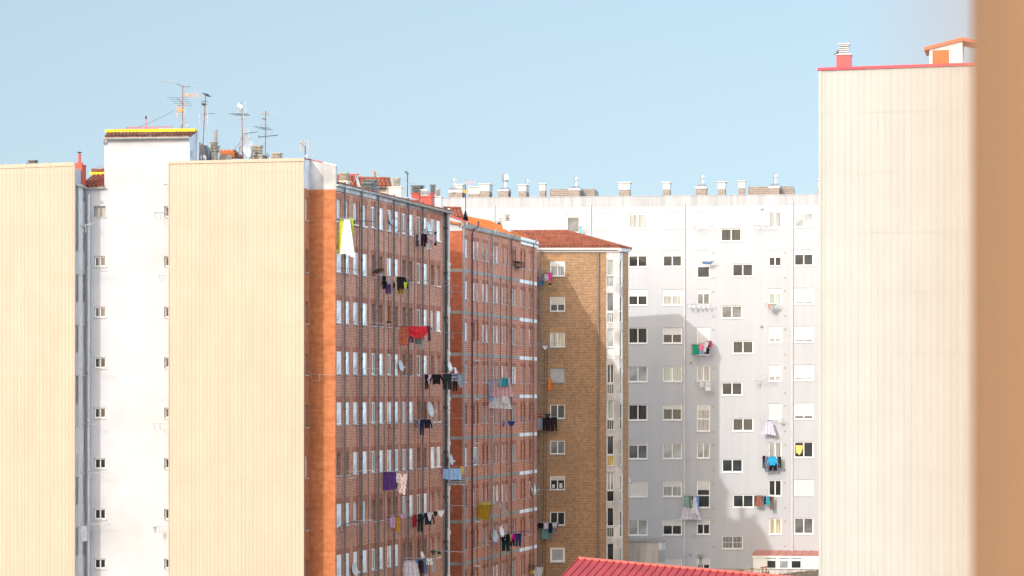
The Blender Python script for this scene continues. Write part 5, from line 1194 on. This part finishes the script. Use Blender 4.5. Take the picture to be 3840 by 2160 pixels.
cluster(LA_(1498), (1498, 1219, 1614, 1221), 'rack carrying the crimson blanket', [
 ('slant', 1499, 1539, 1223, 1301, paisley, 'shawl', 'orange-red patterned shawl left of the crimson blanket'),
 ('towel', 1525, 1537, 1226, 1266, lilac, 'towel', 'pale grey towel between the patterned shawl and crimson blanket', -.1),
 ('drape', 1532, 1602, 1222, 1269, red, 'blanket', 'crimson blanket folded over its rack', .14),
 ('shorts', 1530, 1551, 1258, 1285, K('plum_cloth', (.16, .06, .12)), 'shorts', 'plum shorts below the left half of the crimson blanket', -.08),
 ('towel', 1554, 1579, 1258, 1291, K('dark_sage', (.13, .15, .14)), 'towel', 'dark grey-green towel under the middle of the crimson blanket', -.08),
 ('trousers', 1567, 1592, 1256, 1312, grey, 'trousers', 'grey trousers hanging lowest under the crimson blanket', -.12),
 ('scarf', 1602, 1615, 1221, 1278, scarfm, 'scarf', 'dark plum scarf at the right end beyond the crimson blanket')])
cluster(LA_(1586), (1586, 1400, 1733, 1402), 'long rack of black clothes reaching past the brick corner', [
 ('small', 1586, 1597, 1403, 1419, pink, 'garment', 'tiny pink-white garment at the left end of the corner rack'),
 ('trousers', 1593, 1607, 1404, 1460, black, 'trousers', 'slim black leggings at the left of the corner rack'),
 ('shirt', 1603, 1622, 1403, 1441, K('pale_pink', (.66, .48, .58)), 'shirt', 'pale pink T-shirt beside the black sweatshirt'),
 ('sweater', 1613, 1661, 1404, 1455, black, 'sweater', 'black sweatshirt with drooping sleeves on the corner rack', .08),
 ('trousers', 1659, 1695, 1401, 1462, K('ink_cloth', (.03, .035, .045)), 'trousers', 'wide ink-dark trousers over the corner downpipe'),
 ('shorts', 1693, 1715, 1402, 1429, K('band_cloth', (.30, .33, .40), ('hstripe', (.05, .10, .26), 1.6)), 'shorts', 'grey shorts with a blue band beyond the brick corner', .08),
 ('trousers', 1696, 1716, 1420, 1466, black, 'trousers', 'black leggings below the blue-banded shorts', -.05),
 ('towel', 1716, 1724, 1402, 1437, grey, 'towel', 'thin grey towel left of the blue towel at the rack end'),
 ('towel', 1723, 1734, 1404, 1452, K('dusty_blue', (.14, .29, .42)), 'towel', 'dusty blue towel at the far right end of the corner rack')], n=5)
cluster(LA_(1554), (1554, 1571, 1628, 1571), 'rack below the large pale dish', [
 ('shorts', 1554, 1572, 1574, 1604, pattern, 'shorts', 'dark patterned shorts at the left below the large dish'),
 ('small', 1570, 1579, 1572, 1604, lilac, 'garment', 'pale lilac garment left of the navy trousers under the dish'),
 ('trousers', 1573, 1590, 1573, 1631, navy, 'trousers', 'navy trousers hanging lowest under the large dish'),
 ('sweater', 1585, 1618, 1573, 1619, K('blue_black', (.016, .02, .04)), 'sweater', 'blue-black sweater under the large dish', .06),
 ('shirt', 1612, 1627, 1572, 1604, K('dusty_pink', (.45, .36, .40), ('stripe', (.3, .2, .22), 8)), 'shirt', 'dusty pink striped shirt at the right below the large dish')])
cluster(LA_(1436), (1430, 1767, 1530, 1770), 'rack holding the purple sheet', [
 ('towel', 1436, 1483, 1769, 1837, purple, 'bed_sheet', 'purple sheet hung square on the red-brown block', .08),
 ('shirt', 1484, 1502, 1772, 1810, K('bluish_white', (.62, .62, .72)), 'shirt', 'bluish white top right of the purple sheet'),
 ('scarf', 1480, 1489, 1775, 1828, black, 'scarf', 'black scarf behind the right edge of the purple sheet', -.12),
 ('shorts', 1498, 1509, 1774, 1803, K('wine_cloth', (.25, .07, .13)), 'shorts', 'wine-coloured shorts between the white top and floral sheet'),
 ('slant', 1494, 1528, 1775, 1856, floral, 'bed_sheet', 'white sheet with red flowers at the right of the purple sheet', .05)])
cluster(LA_(1655), (1650, 1752, 1745, 1748), 'rack with light blue towels at the brick corner', [
 ('small', 1657, 1666, 1759, 1780, K('magenta_cloth', (.55, .06, .30)), 'garment', 'small magenta garment left of the light blue towels'),
 ('towel', 1661, 1690, 1757, 1797, lblue, 'towel', 'left one of two light blue towels at the corner', .05),
 ('towel', 1688, 1731, 1755, 1799, lblue, 'towel', 'wider right one of two light blue towels', .08),
 ('small', 1726, 1740, 1748, 1786, yellow, 'garment', 'yellow garment right of the light blue towels'),
 ('towel', 1686, 1744, 1780, 1819, plaid, 'cloth', 'sheer plaid cloth below the light blue towels', -.12)])
cluster(LA_(1455), (1450, 1933, 1525, 1930), 'rack with a lilac shirt, third floor from the bottom', [
 ('shirt', 1457, 1487, 1937, 1982, K('orchid_cloth', (.48, .32, .52)), 'shirt', 'orchid shirt at the left of the red and ochre garments', .05),
 ('scarf', 1478, 1489, 1938, 1990, red, 'scarf', 'narrow red garment between the orchid shirt and ochre cloth'),
 ('scarf', 1484, 1499, 1938, 1995, ochre, 'scarf', 'ochre cloth right of the narrow red garment'),
 ('small', 1500, 1521, 1927, 1946, K('orchid_cloth', (.48, .32, .52)), 'garment', 'small bunched orchid garment right of the ochre cloth')])
cluster(LA_(1545), (1540, 1929, 1668, 1912), 'rack with the navy hoodie and white triangle', [
 ('shirt', 1544, 1566, 1930, 1980, K('dark_red_cloth', (.36, .02, .045)), 'shirt', 'dark red T-shirt left of the dark green trousers'),
 ('trousers', 1565, 1586, 1927, 1994, K('black_green', (.016, .03, .03)), 'trousers', 'green-black trousers beside the navy hoodie'),
 ('sweater', 1584, 1626, 1923, 1985, navy, 'sweater', 'navy hoodie with hanging sleeves', .05),
 ('small', 1602, 1620, 1921, 1953, white, 'garment', 'white bundle over the navy hoodie', .16),
 ('small', 1624, 1641, 1918, 1937, black, 'garment', 'small black garment left of the white triangle'),
 ('small', 1639, 1667, 1912, 1938, white, 'garment', 'white triangular cloth at the right end by the corner pipe')])
cluster(LA_(1511), (1505, 2092, 1632, 2093), 'lowest rack on the red-brown block', [
 ('sheet', 1508, 1571, 2100, 2176, K('pale_lilac', (.60, .58, .66)), 'bed_sheet', 'pale lilac sheet on the lowest rack', .05),
 ('small', 1555, 1570, 2096, 2112, blue, 'garment', 'small blue garment over the pale lilac sheet', .18),
 ('trousers', 1567, 1582, 2100, 2168, black, 'trousers', 'black trousers right of the pale lilac sheet'),
 ('shirt', 1577, 1592, 2104, 2152, maroon, 'shirt', 'maroon top next to the black trousers on the lowest rack'),
 ('trousers', 1589, 1604, 2094, 2152, jeans, 'jeans', 'blue jeans on the lowest rack', .06),
 ('shorts', 1600, 1622, 2092, 2118, speck, 'shorts', 'white speckled shorts right of the blue jeans'),
 ('trousers', 1619, 1631, 2094, 2148, grey, 'trousers', 'slim grey trousers at the right end of the lowest rack')])
# salmon block
cluster(LB_(1832), (1805, 1419, 1918, 1418), 'rack carrying the pink striped sheet', [
 ('towel', 1831, 1849, 1427, 1505, K('pale_blue_cloth', (.32, .46, .66)), 'bed_sheet', 'pale blue sheet left of the pink striped sheet', -.05),
 ('sheet', 1843, 1922, 1421, 1486, striped, 'bed_sheet', 'pink striped sheet on the salmon block', .06),
 ('towel', 1866, 1884, 1420, 1448, K('sea_cloth', (.17, .36, .40)), 'towel', 'sea-green towel over the pink striped sheet', .2),
 ('towel', 1883, 1906, 1416, 1447, teal, 'towel', 'darker teal towel beside the sea-green towel', .22),
 ('small', 1903, 1913, 1415, 1446, lilac, 'garment', 'lilac garment at the right over the pink striped sheet', .2),
 ('sheet', 1838, 1913, 1478, 1532, white, 'bed_sheet', 'white sheet hanging below the pink striped sheet', -.1),
 ('towel', 1880, 1904, 1484, 1512, white, 'pillowcase', 'white pillowcase over the lower white sheet', .12)])
cluster(LB_(1884), (1850, 1578, 1935, 1579), 'rack with two small blue garments on salmon brick', [
 ('small', 1883, 1893, 1580, 1603, K('mid_blue', (.10, .19, .42)), 'garment', 'small mid-blue garment dangling left on the salmon rack'),
 ('small', 1902, 1932, 1579, 1598, K('deep_blue', (.03, .07, .26)), 'underwear', 'deep blue briefs on the salmon block rack')])
cluster(LB_(1790), (1785, 1879, 1880, 1879), 'rack with the mustard and beige cloths', [
 ('slant', 1792, 1846, 1882, 1953, ochre, 'cloth', 'mustard cloth hanging from the salmon block', .04),
 ('towel', 1795, 1844, 1881, 1893, K('light_mustard', (.55, .46, .14)), 'cloth', 'paler mustard fold along the top of the mustard cloth', .12),
 ('drift', 1858, 1900, 1882, 1938, K('grey_beige', (.40, .34, .32)), 'cloth', 'grey-beige cloth blown sideways right of the mustard cloth')])
cluster(LB_(1868), (1868, 1996, 1984, 1993), 'blue-armed rack of black clothes low on the salmon block', [
 ('shirt', 1877, 1896, 2004, 2032, black, 'shirt', 'black shirt at the left of the blue-armed rack'),
 ('shirt', 1893, 1914, 2003, 2033, K('jet_cloth', (.012, .012, .012)), 'shirt', 'jet black shirt left of the beige garment'),
 ('trousers', 1880, 1912, 2026, 2066, K('petrol_cloth', (.015, .045, .06)), 'trousers', 'petrol-dark trousers hanging below the black shirts', -.1),
 ('small', 1911, 1921, 2002, 2030, beige, 'garment', 'beige garment left of the magenta top'),
 ('shirt', 1919, 1935, 2001, 2028, K('hot_magenta', (.55, .01, .24)), 'shirt', 'hot magenta top on the blue-armed rack', .08),
 ('shorts', 1912, 1930, 2018, 2047, black, 'shorts', 'black shorts under the magenta top', -.1),
 ('trousers', 1932, 1955, 2000, 2051, K('navy_blue2', (.02, .05, .16)), 'trousers', 'navy trousers at the right end of the blue-armed rack')], m=K('blue_paint', (.03, .07, .30)), n=3, r=.02)
cluster(LB_(1990), None, '', [('slant', 2003, 2038, 2126, 2176, white, 'bed_sheet', 'white sheet bundled at the bottom inner corner of the brick blocks')])
# tan block
CL_ = CP.off(.55)
cluster(CL_, (2012, 1018, 2074, 1020), 'rack under the top window of the tan block', [
 ('shirt', 2015, 2043, 1028, 1055, pattern, 'shirt', 'dark patterned shirt at the left of the top tan rack'),
 ('shirt', 2038, 2060, 1027, 1054, K('bw_pattern', (.60, .58, .62), ('spot', (.15, .12, .18), 16)), 'shirt', 'white and purple patterned shirt on the top tan rack', .08),
 ('shorts', 2022, 2040, 1050, 1071, jeans, 'shorts', 'denim shorts below the dark patterned shirt', -.1),
 ('small', 2054, 2072, 1024, 1056, K('hot_pink', (.70, .05, .30)), 'garment', 'hot pink garment at the right of the top tan rack', .1),
 ('scarf', 2057, 2069, 1038, 1074, K('yellow_black', (.60, .40, .08), ('hstripe', (.02, .02, .02), .9)), 'scarf', 'yellow and black garment below the hot pink one')])
cluster(CL_, (2012, 1293, 2062, 1294), 'rack with one white garment on the tan block', [('small', 2034, 2056, 1296, 1311, white, 'garment', 'crumpled white garment alone below the third tan window')])
cluster(CL_, (2012, 1418, 2110, 1422), 'rack with the orange towel', [('towel', 2057, 2069, 1420, 1464, orange, 'towel', 'bright orange towel on the tan block')])
cluster(CL_, (2012, 1557, 2092, 1563), 'rack of dark trousers under the fifth tan window', [
 ('trousers', 2015, 2036, 1568, 1613, bstripe, 'trousers', 'blue striped trousers left on the dark tan-block rack'),
 ('small', 2021, 2031, 1553, 1570, red, 'garment', 'small red garment above the blue striped trousers', -.15),
 ('trousers', 2034, 2056, 1567, 1617, black, 'trousers', 'black trousers second from left on the dark tan-block rack'),
 ('small', 2042, 2065, 1553, 1570, black, 'garment', 'black garment in the back row by the fifth tan window', -.15),
 ('trousers', 2054, 2074, 1567, 1618, K('maroon_black', (.05, .015, .025)), 'trousers', 'maroon-black trousers third from left on that tan rack'),
 ('trousers', 2070, 2090, 1566, 1615, K('coal_cloth', (.022, .022, .03)), 'trousers', 'coal-black trousers at the right end below the fifth tan window')])
cluster(CL_, (2012, 1836, 2062, 1838), 'empty rack below the window with paper sheets', [])
cluster(CL_, (2010, 1958, 2096, 1961), 'rack with a teal striped towel on the tan block', [
 ('shirt', 2013, 2041, 1961, 1983, black, 'shirt', 'black shirt at the left above the teal striped towel'),
 ('towel', 2040, 2057, 1961, 1983, lilac, 'towel', 'lilac towel over the teal striped towel', .1),
 ('shirt', 2054, 2074, 1960, 2001, K('soot_cloth', (.016, .018, .02)), 'shirt', 'soot-black shirt right of the lilac towel'),
 ('towel', 2032, 2064, 1980, 2021, tstripe, 'towel', 'teal striped towel hanging lowest on the tan block', -.1),
 ('small', 2072, 2081, 1960, 1981, white, 'garment', 'small white garment right of the soot-black shirt'),
 ('small', 2070, 2079, 1982, 2009, blue, 'garment', 'small blue garment below the white one on the tan block', -.1),
 ('shirt', 2081, 2095, 1957, 1980, K('navy_white', (.10, .12, .22), ('spot', (.8, .8, .8), 5)), 'shirt', 'navy and white shirt at the right end of that tan rack')])
# off-white block
EL = EWp.off(.75)
def ecl(*a, **k): cluster(EL, *a, **k)
ecl((2628, 985, 2682, 981), 'rack with a blue cloth over the tall open window', [('slant', 2634, 2677, 980, 992, K('slate_blue', (.10, .17, .34)), 'cloth', 'slate blue cloth draped over a rack at the off-white block')], stay=.5)
ecl((2578, 1141, 2672, 1139), 'rack of small white underwear', [('small', 2580+17.5*j, 2591+17.5*j, 1141, 1154+2*(j % 2), white, 'underwear', lb) for j, lb in enumerate(('white briefs at the left end of the underwear rack', 'white briefs second from left on the underwear rack', 'white sock-like piece in the middle of the underwear rack', 'white briefs second from right on the underwear rack', 'white briefs at the right end of the underwear rack'))])
ecl((2868, 1140, 2926, 1141), 'rack with a grey cloth below a half-shuttered window', [
 ('slant', 2885, 2909, 1141, 1164, grey, 'cloth', 'grey cloth alone under the half-shuttered window near the right edge', .1),
 ('small', 2880, 2888, 1142, 1158, orange, 'garment', 'tiny orange garment beside the lone grey cloth'), ('small', 2905, 2918, 1141, 1152, K('mint_cloth', (.35, .62, .45)), 'garment', 'tiny mint garment right of the lone grey cloth')])
ecl((2590, 1290, 2672, 1281), 'rack of colourful laundry with a green towel', [
 ('scarf', 2591, 2599, 1291, 1332, grey, 'scarf', 'grey scarf left of the green towel'),
 ('towel', 2598, 2622, 1291, 1329, green, 'towel', 'emerald green towel on the off-white block', .06),
 ('shirt', 2619, 2639, 1288, 1317, pink, 'shirt', 'pink T-shirt right of the green towel', .1),
 ('towel', 2622, 2641, 1303, 1326, lblue, 'towel', 'light blue towel below the pink T-shirt', -.08),
 ('shirt', 2635, 2651, 1286, 1322, K('check_cloth', (.40, .46, .66), ('stripe', (.75, .76, .80), 8)), 'shirt', 'blue checked shirt right of the light blue towel'),
 ('small', 2643, 2659, 1281, 1302, white, 'garment', 'white garment between the checked shirt and crimson top', .12),
 ('shirt', 2646, 2662, 1295, 1330, black, 'shirt', 'black top below the white garment and crimson top'),
 ('shirt', 2649, 2672, 1278, 1306, K('rose_red', (.48, .06, .14)), 'shirt', 'rose-red top at the right end of the green towel rack', -.1)])
ecl((2608, 1429, 2694, 1427), 'rack of white laundry on the off-white block', [
 ('shirt', 2618, 2651, 1430, 1454, white, 'shirt', 'left white shirt of the all-white rack'), ('shirt', 2638, 2672, 1429, 1448, white, 'shirt', 'right white shirt of the all-white rack', .1),
 ('towel', 2644, 2666, 1442, 1466, K('dotted_white', (.8, .8, .82)), 'towel', 'white towel hanging lowest on the all-white rack', -.05)])
ecl((2852, 1574, 2940, 1572), 'rack on stay wires above the pale lilac dress', [('flare', 2856, 2911, 1577, 1630, K('lilac_dress', (.62, .60, .72), ('spot', (.50, .48, .62), 5)), 'dress', 'pale lilac dress on the stay-wire rack', .05),
 ('small', 2916, 2934, 1573, 1584, white, 'garment', 'small white garment right of the pale lilac dress')], stay=1.0)
ecl((2858, 1708, 2930, 1712), 'rack with the bright blue sweater', [
 ('trousers', 2859, 2871, 1710, 1758, black, 'trousers', 'black trousers left of the bright blue sweater'),
 ('trousers', 2868, 2882, 1712, 1768, K('navy_print', (.05, .06, .12), ('spot', (.4, .42, .5), 14)), 'trousers', 'navy printed trousers hanging lowest by the bright blue sweater'),
 ('sweater', 2878, 2915, 1712, 1758, cyan, 'sweater', 'bright blue sweater on the off-white block', .1),
 ('shorts', 2884, 2913, 1738, 1765, black, 'shorts', 'black shorts below the bright blue sweater', -.05),
 ('shirt', 2911, 2924, 1711, 1755, K('grey_green', (.13, .16, .14)), 'shirt', 'grey-green shirt right of the bright blue sweater'),
 ('trousers', 2918, 2930, 1712, 1757, K('ebony_cloth', (.02, .02, .022)), 'trousers', 'ebony trousers at the right end by the bright blue sweater')], stay=.6)
ecl((2828, 1859, 2902, 1862), 'rack of brown and teal clothes', [
 ('trousers', 2828, 2840, 1859, 1899, K('dark_brown', (.10, .055, .04)), 'trousers', 'dark brown trousers left of the rust-brown towel'),
 ('towel', 2837, 2856, 1857, 1899, brown, 'towel', 'rust-brown towel on the off-white block', .06), ('small', 2855, 2862, 1859, 1876, navy, 'garment', 'small navy garment right of the rust-brown towel'),
 ('shirt', 2861, 2875, 1859, 1894, navy, 'shirt', 'navy shirt left of the teal one'), ('shirt', 2872, 2888, 1861, 1896, K('bright_teal', (.02, .32, .40)), 'shirt', 'bright teal shirt between navy and olive clothes', .08),
 ('small', 2884, 2892, 1862, 1880, maroon, 'garment', 'tiny maroon garment between the teal shirt and olive trousers'), ('trousers', 2887, 2902, 1862, 1913, olive, 'trousers', 'olive trousers at the right of the brown and teal rack')], stay=.7)
ecl((2558, 1860, 2622, 1857), 'rack with the sage cloth and low white sheet', [
 ('shirt', 2559, 2572, 1859, 1888, white, 'shirt', 'white top left of the sage green cloth', -.08), ('towel', 2563, 2594, 1858, 1900, sage, 'cloth', 'sage green cloth beside the drainpipe', .06),
 ('trousers', 2585, 2604, 1861, 1903, black, 'trousers', 'black leggings right of the sage green cloth'), ('flare', 2590, 2619, 1862, 1928, K('cool_white', (.66, .66, .72)), 'shirt', 'cool white nightshirt right of the black leggings', .08),
 ('trousers', 2606, 2622, 1861, 1905, K('sky_blue', (.16, .32, .66)), 'trousers', 'sky blue trousers at the right of the sage cloth rack'), ('sheet', 2554, 2625, 1896, 1949, K('faint_lilac', (.56, .55, .63)), 'bed_sheet', 'faint lilac sheet sagging below the sage cloth rack', -.1)], stay=.6)
ecl((2165, 850, 2186, 848), 'tiny rack at the top window above the tiled ridge', [('towel', 2173, 2180, 852, 880, K('aqua_cloth', (.10, .42, .45)), 'towel', 'aqua towel by the top window above the tiled ridge')], stay=.5)
ecl((1862, 830, 1882, 830), 'tiny rack at the upper window left of the round dish', [('trousers', 1865, 1877, 834, 860, black, 'garment', 'black garment at the upper window left of the round dish')])
ecl((2826, 846, 2900, 850), 'empty rack at the top window near the right downpipe', [], m=WIRE); ecl((2828, 1426, 2900, 1428), 'nearly empty rack beside the half-open white window', [('small', 2835, 2842, 1428, 1438, K('mint_cloth', (.35, .62, .45)), 'garment', 'tiny mint garment on the nearly empty rack')], stay=.5)
ecl((2576, 1579, 2640, 1579), 'empty rack stretched left of the shaded French window', []); ecl((2570, 1712, 2612, 1712), 'empty rack by the drainpipe two floors above the sage cloth', []); ecl((2588, 2000, 2622, 2000), 'empty rack near the low shaded window', [])
ecl((2602, 850, 2676, 850), 'short empty rack below the small top window', [])
# empty racks and odd lines on the brick blocks
for a, y, c, y2, m, lb in ((1327, 828, 1400, 830, IRON, 'empty dark iron rack right of the long white sheet'), (1281, 1004, 1344, 1013, IRON, 'empty iron rack below the long white sheet'), (1540, 1048, 1692, 1056, WIRE, 'long empty rack right of the big black sweater'), (1668, 1071, 1742, 1075, WIRE, 'upper empty rack reaching over the red end wall'), (1668, 1093, 1742, 1095, WIRE, 'second empty rack reaching over the red end wall'),
 (1672, 1246, 1745, 1250, WIRE, 'empty rack beyond the brick corner level with the crimson blanket'), (1328, 1205, 1440, 1214, WIRE, 'empty rack left of the crimson blanket, one floor above middle'), (1330, 1380, 1420, 1384, WIRE, 'empty rack left of the pale dish on middle floor'), (1330, 1582, 1440, 1580, WIRE, 'empty rack at the left on the floor below the middle'), (1458, 1583, 1545, 1579, IRON, 'empty dark rack left of the patterned shorts'),
 (1650, 1572, 1735, 1568, WIRE, 'empty folded rack beyond the brick corner, level with the navy trousers'), (1290, 1770, 1415, 1762, WIRE, 'empty rack left of the purple sheet'), (1272, 1975, 1320, 1957, IRON, 'small iron rack at the left, level with the orchid shirt'), (1330, 1952, 1400, 1950, WIRE, 'empty wire rack left of the orchid shirt'), (1668, 1895, 1745, 1897, WIRE, 'empty rack right of the white triangular cloth'), (1610, 2064, 1735, 2070, WIRE, 'empty rack above the lowest laundry at the corner'), (1490, 868, 1540, 864, WIRE, 'empty rack with clips below the top-floor dishes')):
    rack(LA_(a), a, c, y, y2, lb, m=m) if False else rack(LA_(a), a, c, y, y2, lb, None, 4, .14, m)
for a, y, c, y2, lb in ((1785, 950, 1860, 960, 'empty rack at the top of the salmon block'), (1840, 972, 1915, 985, 'empty rack right of centre on the top salmon floor'), (1815, 1120, 1935, 1128, 'empty rack on the second salmon floor'), (1920, 1287, 2010, 1284, 'empty rack on the third salmon floor at the right'), (1800, 1565, 1845, 1563, 'short empty rack left of the deep blue briefs'), (1935, 1562, 1985, 1576, 'empty rack right of the deep blue briefs'), (1740, 1730, 1850, 1730, 'empty rack on the salmon floor above the mustard cloth'), (1785, 2028, 1850, 2030, 'empty rack left of the low grey dish')):
    rack(LB_(a), a, c, y, y2, lb)
for a, y, c, lb in ((2014, 1160, 2050, 'empty rack by the second tan window'), (2014, 1286, 2105, 'empty rack across the third tan window')): rack(CL_, a, c, y, y, lb)
SP2 = WP.off(.9)
for a, y, c, lb in ((284, 1014, 400, 'empty rack by the second white stairwell window'), (297, 1385, 402, 'empty rack by the fourth white stairwell window'), (286, 1588, 366, 'empty rack by the fifth white stairwell window'), (300, 1772, 408, 'empty rack by the sixth white stairwell window'), (300, 1964, 408, 'rack holding the white cloth at the white stairwell')):
    rack(SP2, a, c, y, y+3, lb, None, 3, .16)
hang(SP2, 'towel', 301, 327, 1970, 2030, white, 'towel', 'white cloth hanging at the white stairwell pipe')
rack(SP2, 575, 640, 1974, 1972, 'rack with a small dark garment beside the middle gable'); hang(SP2, 'small', 575, 588, 1976, 1998, grey, 'garment', 'small grey garment hanging in front of the blank tower')
rack(SP2, 578, 640, 1588, 1590, 'empty rack halfway up beside the middle gable'); rack(SP2, 598, 640, 1032, 1036, 'empty rack high up beside the middle gable'); rack(SP2, 580, 640, 798, 798, 'comb-like rack at the top window beside the middle gable')
rack(SP2, 308, 344, 846, 840, 'rack hung with white pegs at the top of the white stairwell', m=LINT, r=.02)
rack(OP.off(.5), 1166, 1258, 1402, 1406, 'empty rack across the orange brick end wall', None, 4, .14)
# ------------------------------------------------------------------ window plants and the pigeon
def plant(pl, x0, x1, y0, y1, lb, pot, grp='potted plants on the brick windows', off=.25):
    q = pl.off(off); xm = (x0+x1)/2; c = q.pt(xm, y1); w = (x1-x0)*c.y/F/2; o = thing('potted_plant', c, lb, 'potted plant', grp)
    b = MB(); b.lathe(c, [(w*.5, 0), (w*.66, .16), (w*.72, .17), (w*.6, .18)], 10); b.build('pot', pot, o)
    rs = random.Random(int(x0)); b = MB(); h = c.z*0+(y1-y0)*c.y/F
    for k in range(150):
        a, t, r = rs.random()*6.28, rs.random()**.7, w*1.1*math.sqrt(rs.random())
        p = c+Vector((math.cos(a)*r, math.sin(a)*r*.6, .14+t*(h-.14))); d = Vector((rs.uniform(-1, 1), rs.uniform(-1, 1), rs.uniform(-.5, 1))).normalized()*.07; s = d.cross(Vector((rs.random(), rs.random(), .3))).normalized()*.025
        b.quad(p, p+d*.5+s, p+d, p+d*.5-s)
    b.build('leaves', mat('leaf_green', (.06, .085, .045), .8, .5, 14), o)
plant(AP, 1398, 1414, 1016, 1036, 'red pot with a small dark plant on a brick windowsill', REDP); plant(AP, 1410, 1440, 1007, 1036, 'bushy dark plant beside the red pot on the brick sill', PVCG)
plant(AP, 1452, 1466, 1207, 1222, 'plant in a pink pot at the yellow-curtained window', mat('pink_pot', (.6, .3, .36)))
plant(AP, 1617, 1632, 2064, 2082, 'green plant on the bottom striped window, left of two', olive); plant(AP, 1640, 1652, 2068, 2090, 'green plant on the bottom striped window, right of two', mat('yellow_pot', (.5, .42, .05)))
plant(BP, 1980, 2010, 2118, 2150, 'leafy plant at the bottom of the salmon block corner', yellow)
b = MB(); q = BP.off(.3)
a = BP.u(1925); 
for i in range(8): u = a+.22*i; b.pbox(BP, u, u+.03, BP.z(1936, 1003), BP.z(1936, 982), .38, .4)
b.pbox(BP, a, a+1.6, BP.z(1936, 984), BP.z(1936, 982), .0, .42); b.pbox(BP, a, a+1.6, BP.z(1936, 1003), BP.z(1936, 1001), .0, .42); b.build('window_basket', IRON, BB)
D = 113.0; c = P(3139, 207, D); pg = thing('pigeon', c, 'grey pigeon perched on the red chimney box', 'bird')
b = MB(); pts = [(-.20, .035), (-.12, .05), (-.04, .085), (.03, .13), (.07, .185), (.085, .225), (.115, .222), (.135, .215)]
b.tube([c+Vector((x*.62, .0-x*.3, z)) for x, z in pts], [.012, .03, .055, .062, .045, .032, .014, .004], 10); b.build('body', mat('pigeon_grey', (.20, .15, .14), .8, .3, 14), pg, smooth=True)
b = MB()
for s in (-.02, .02): b.tube([c+Vector((.0+s, .0, .06)), c+Vector((.005+s, 0, .0))], .006, 4)
b.build('legs', mat('pigeon_leg', (.4, .12, .1)), pg)
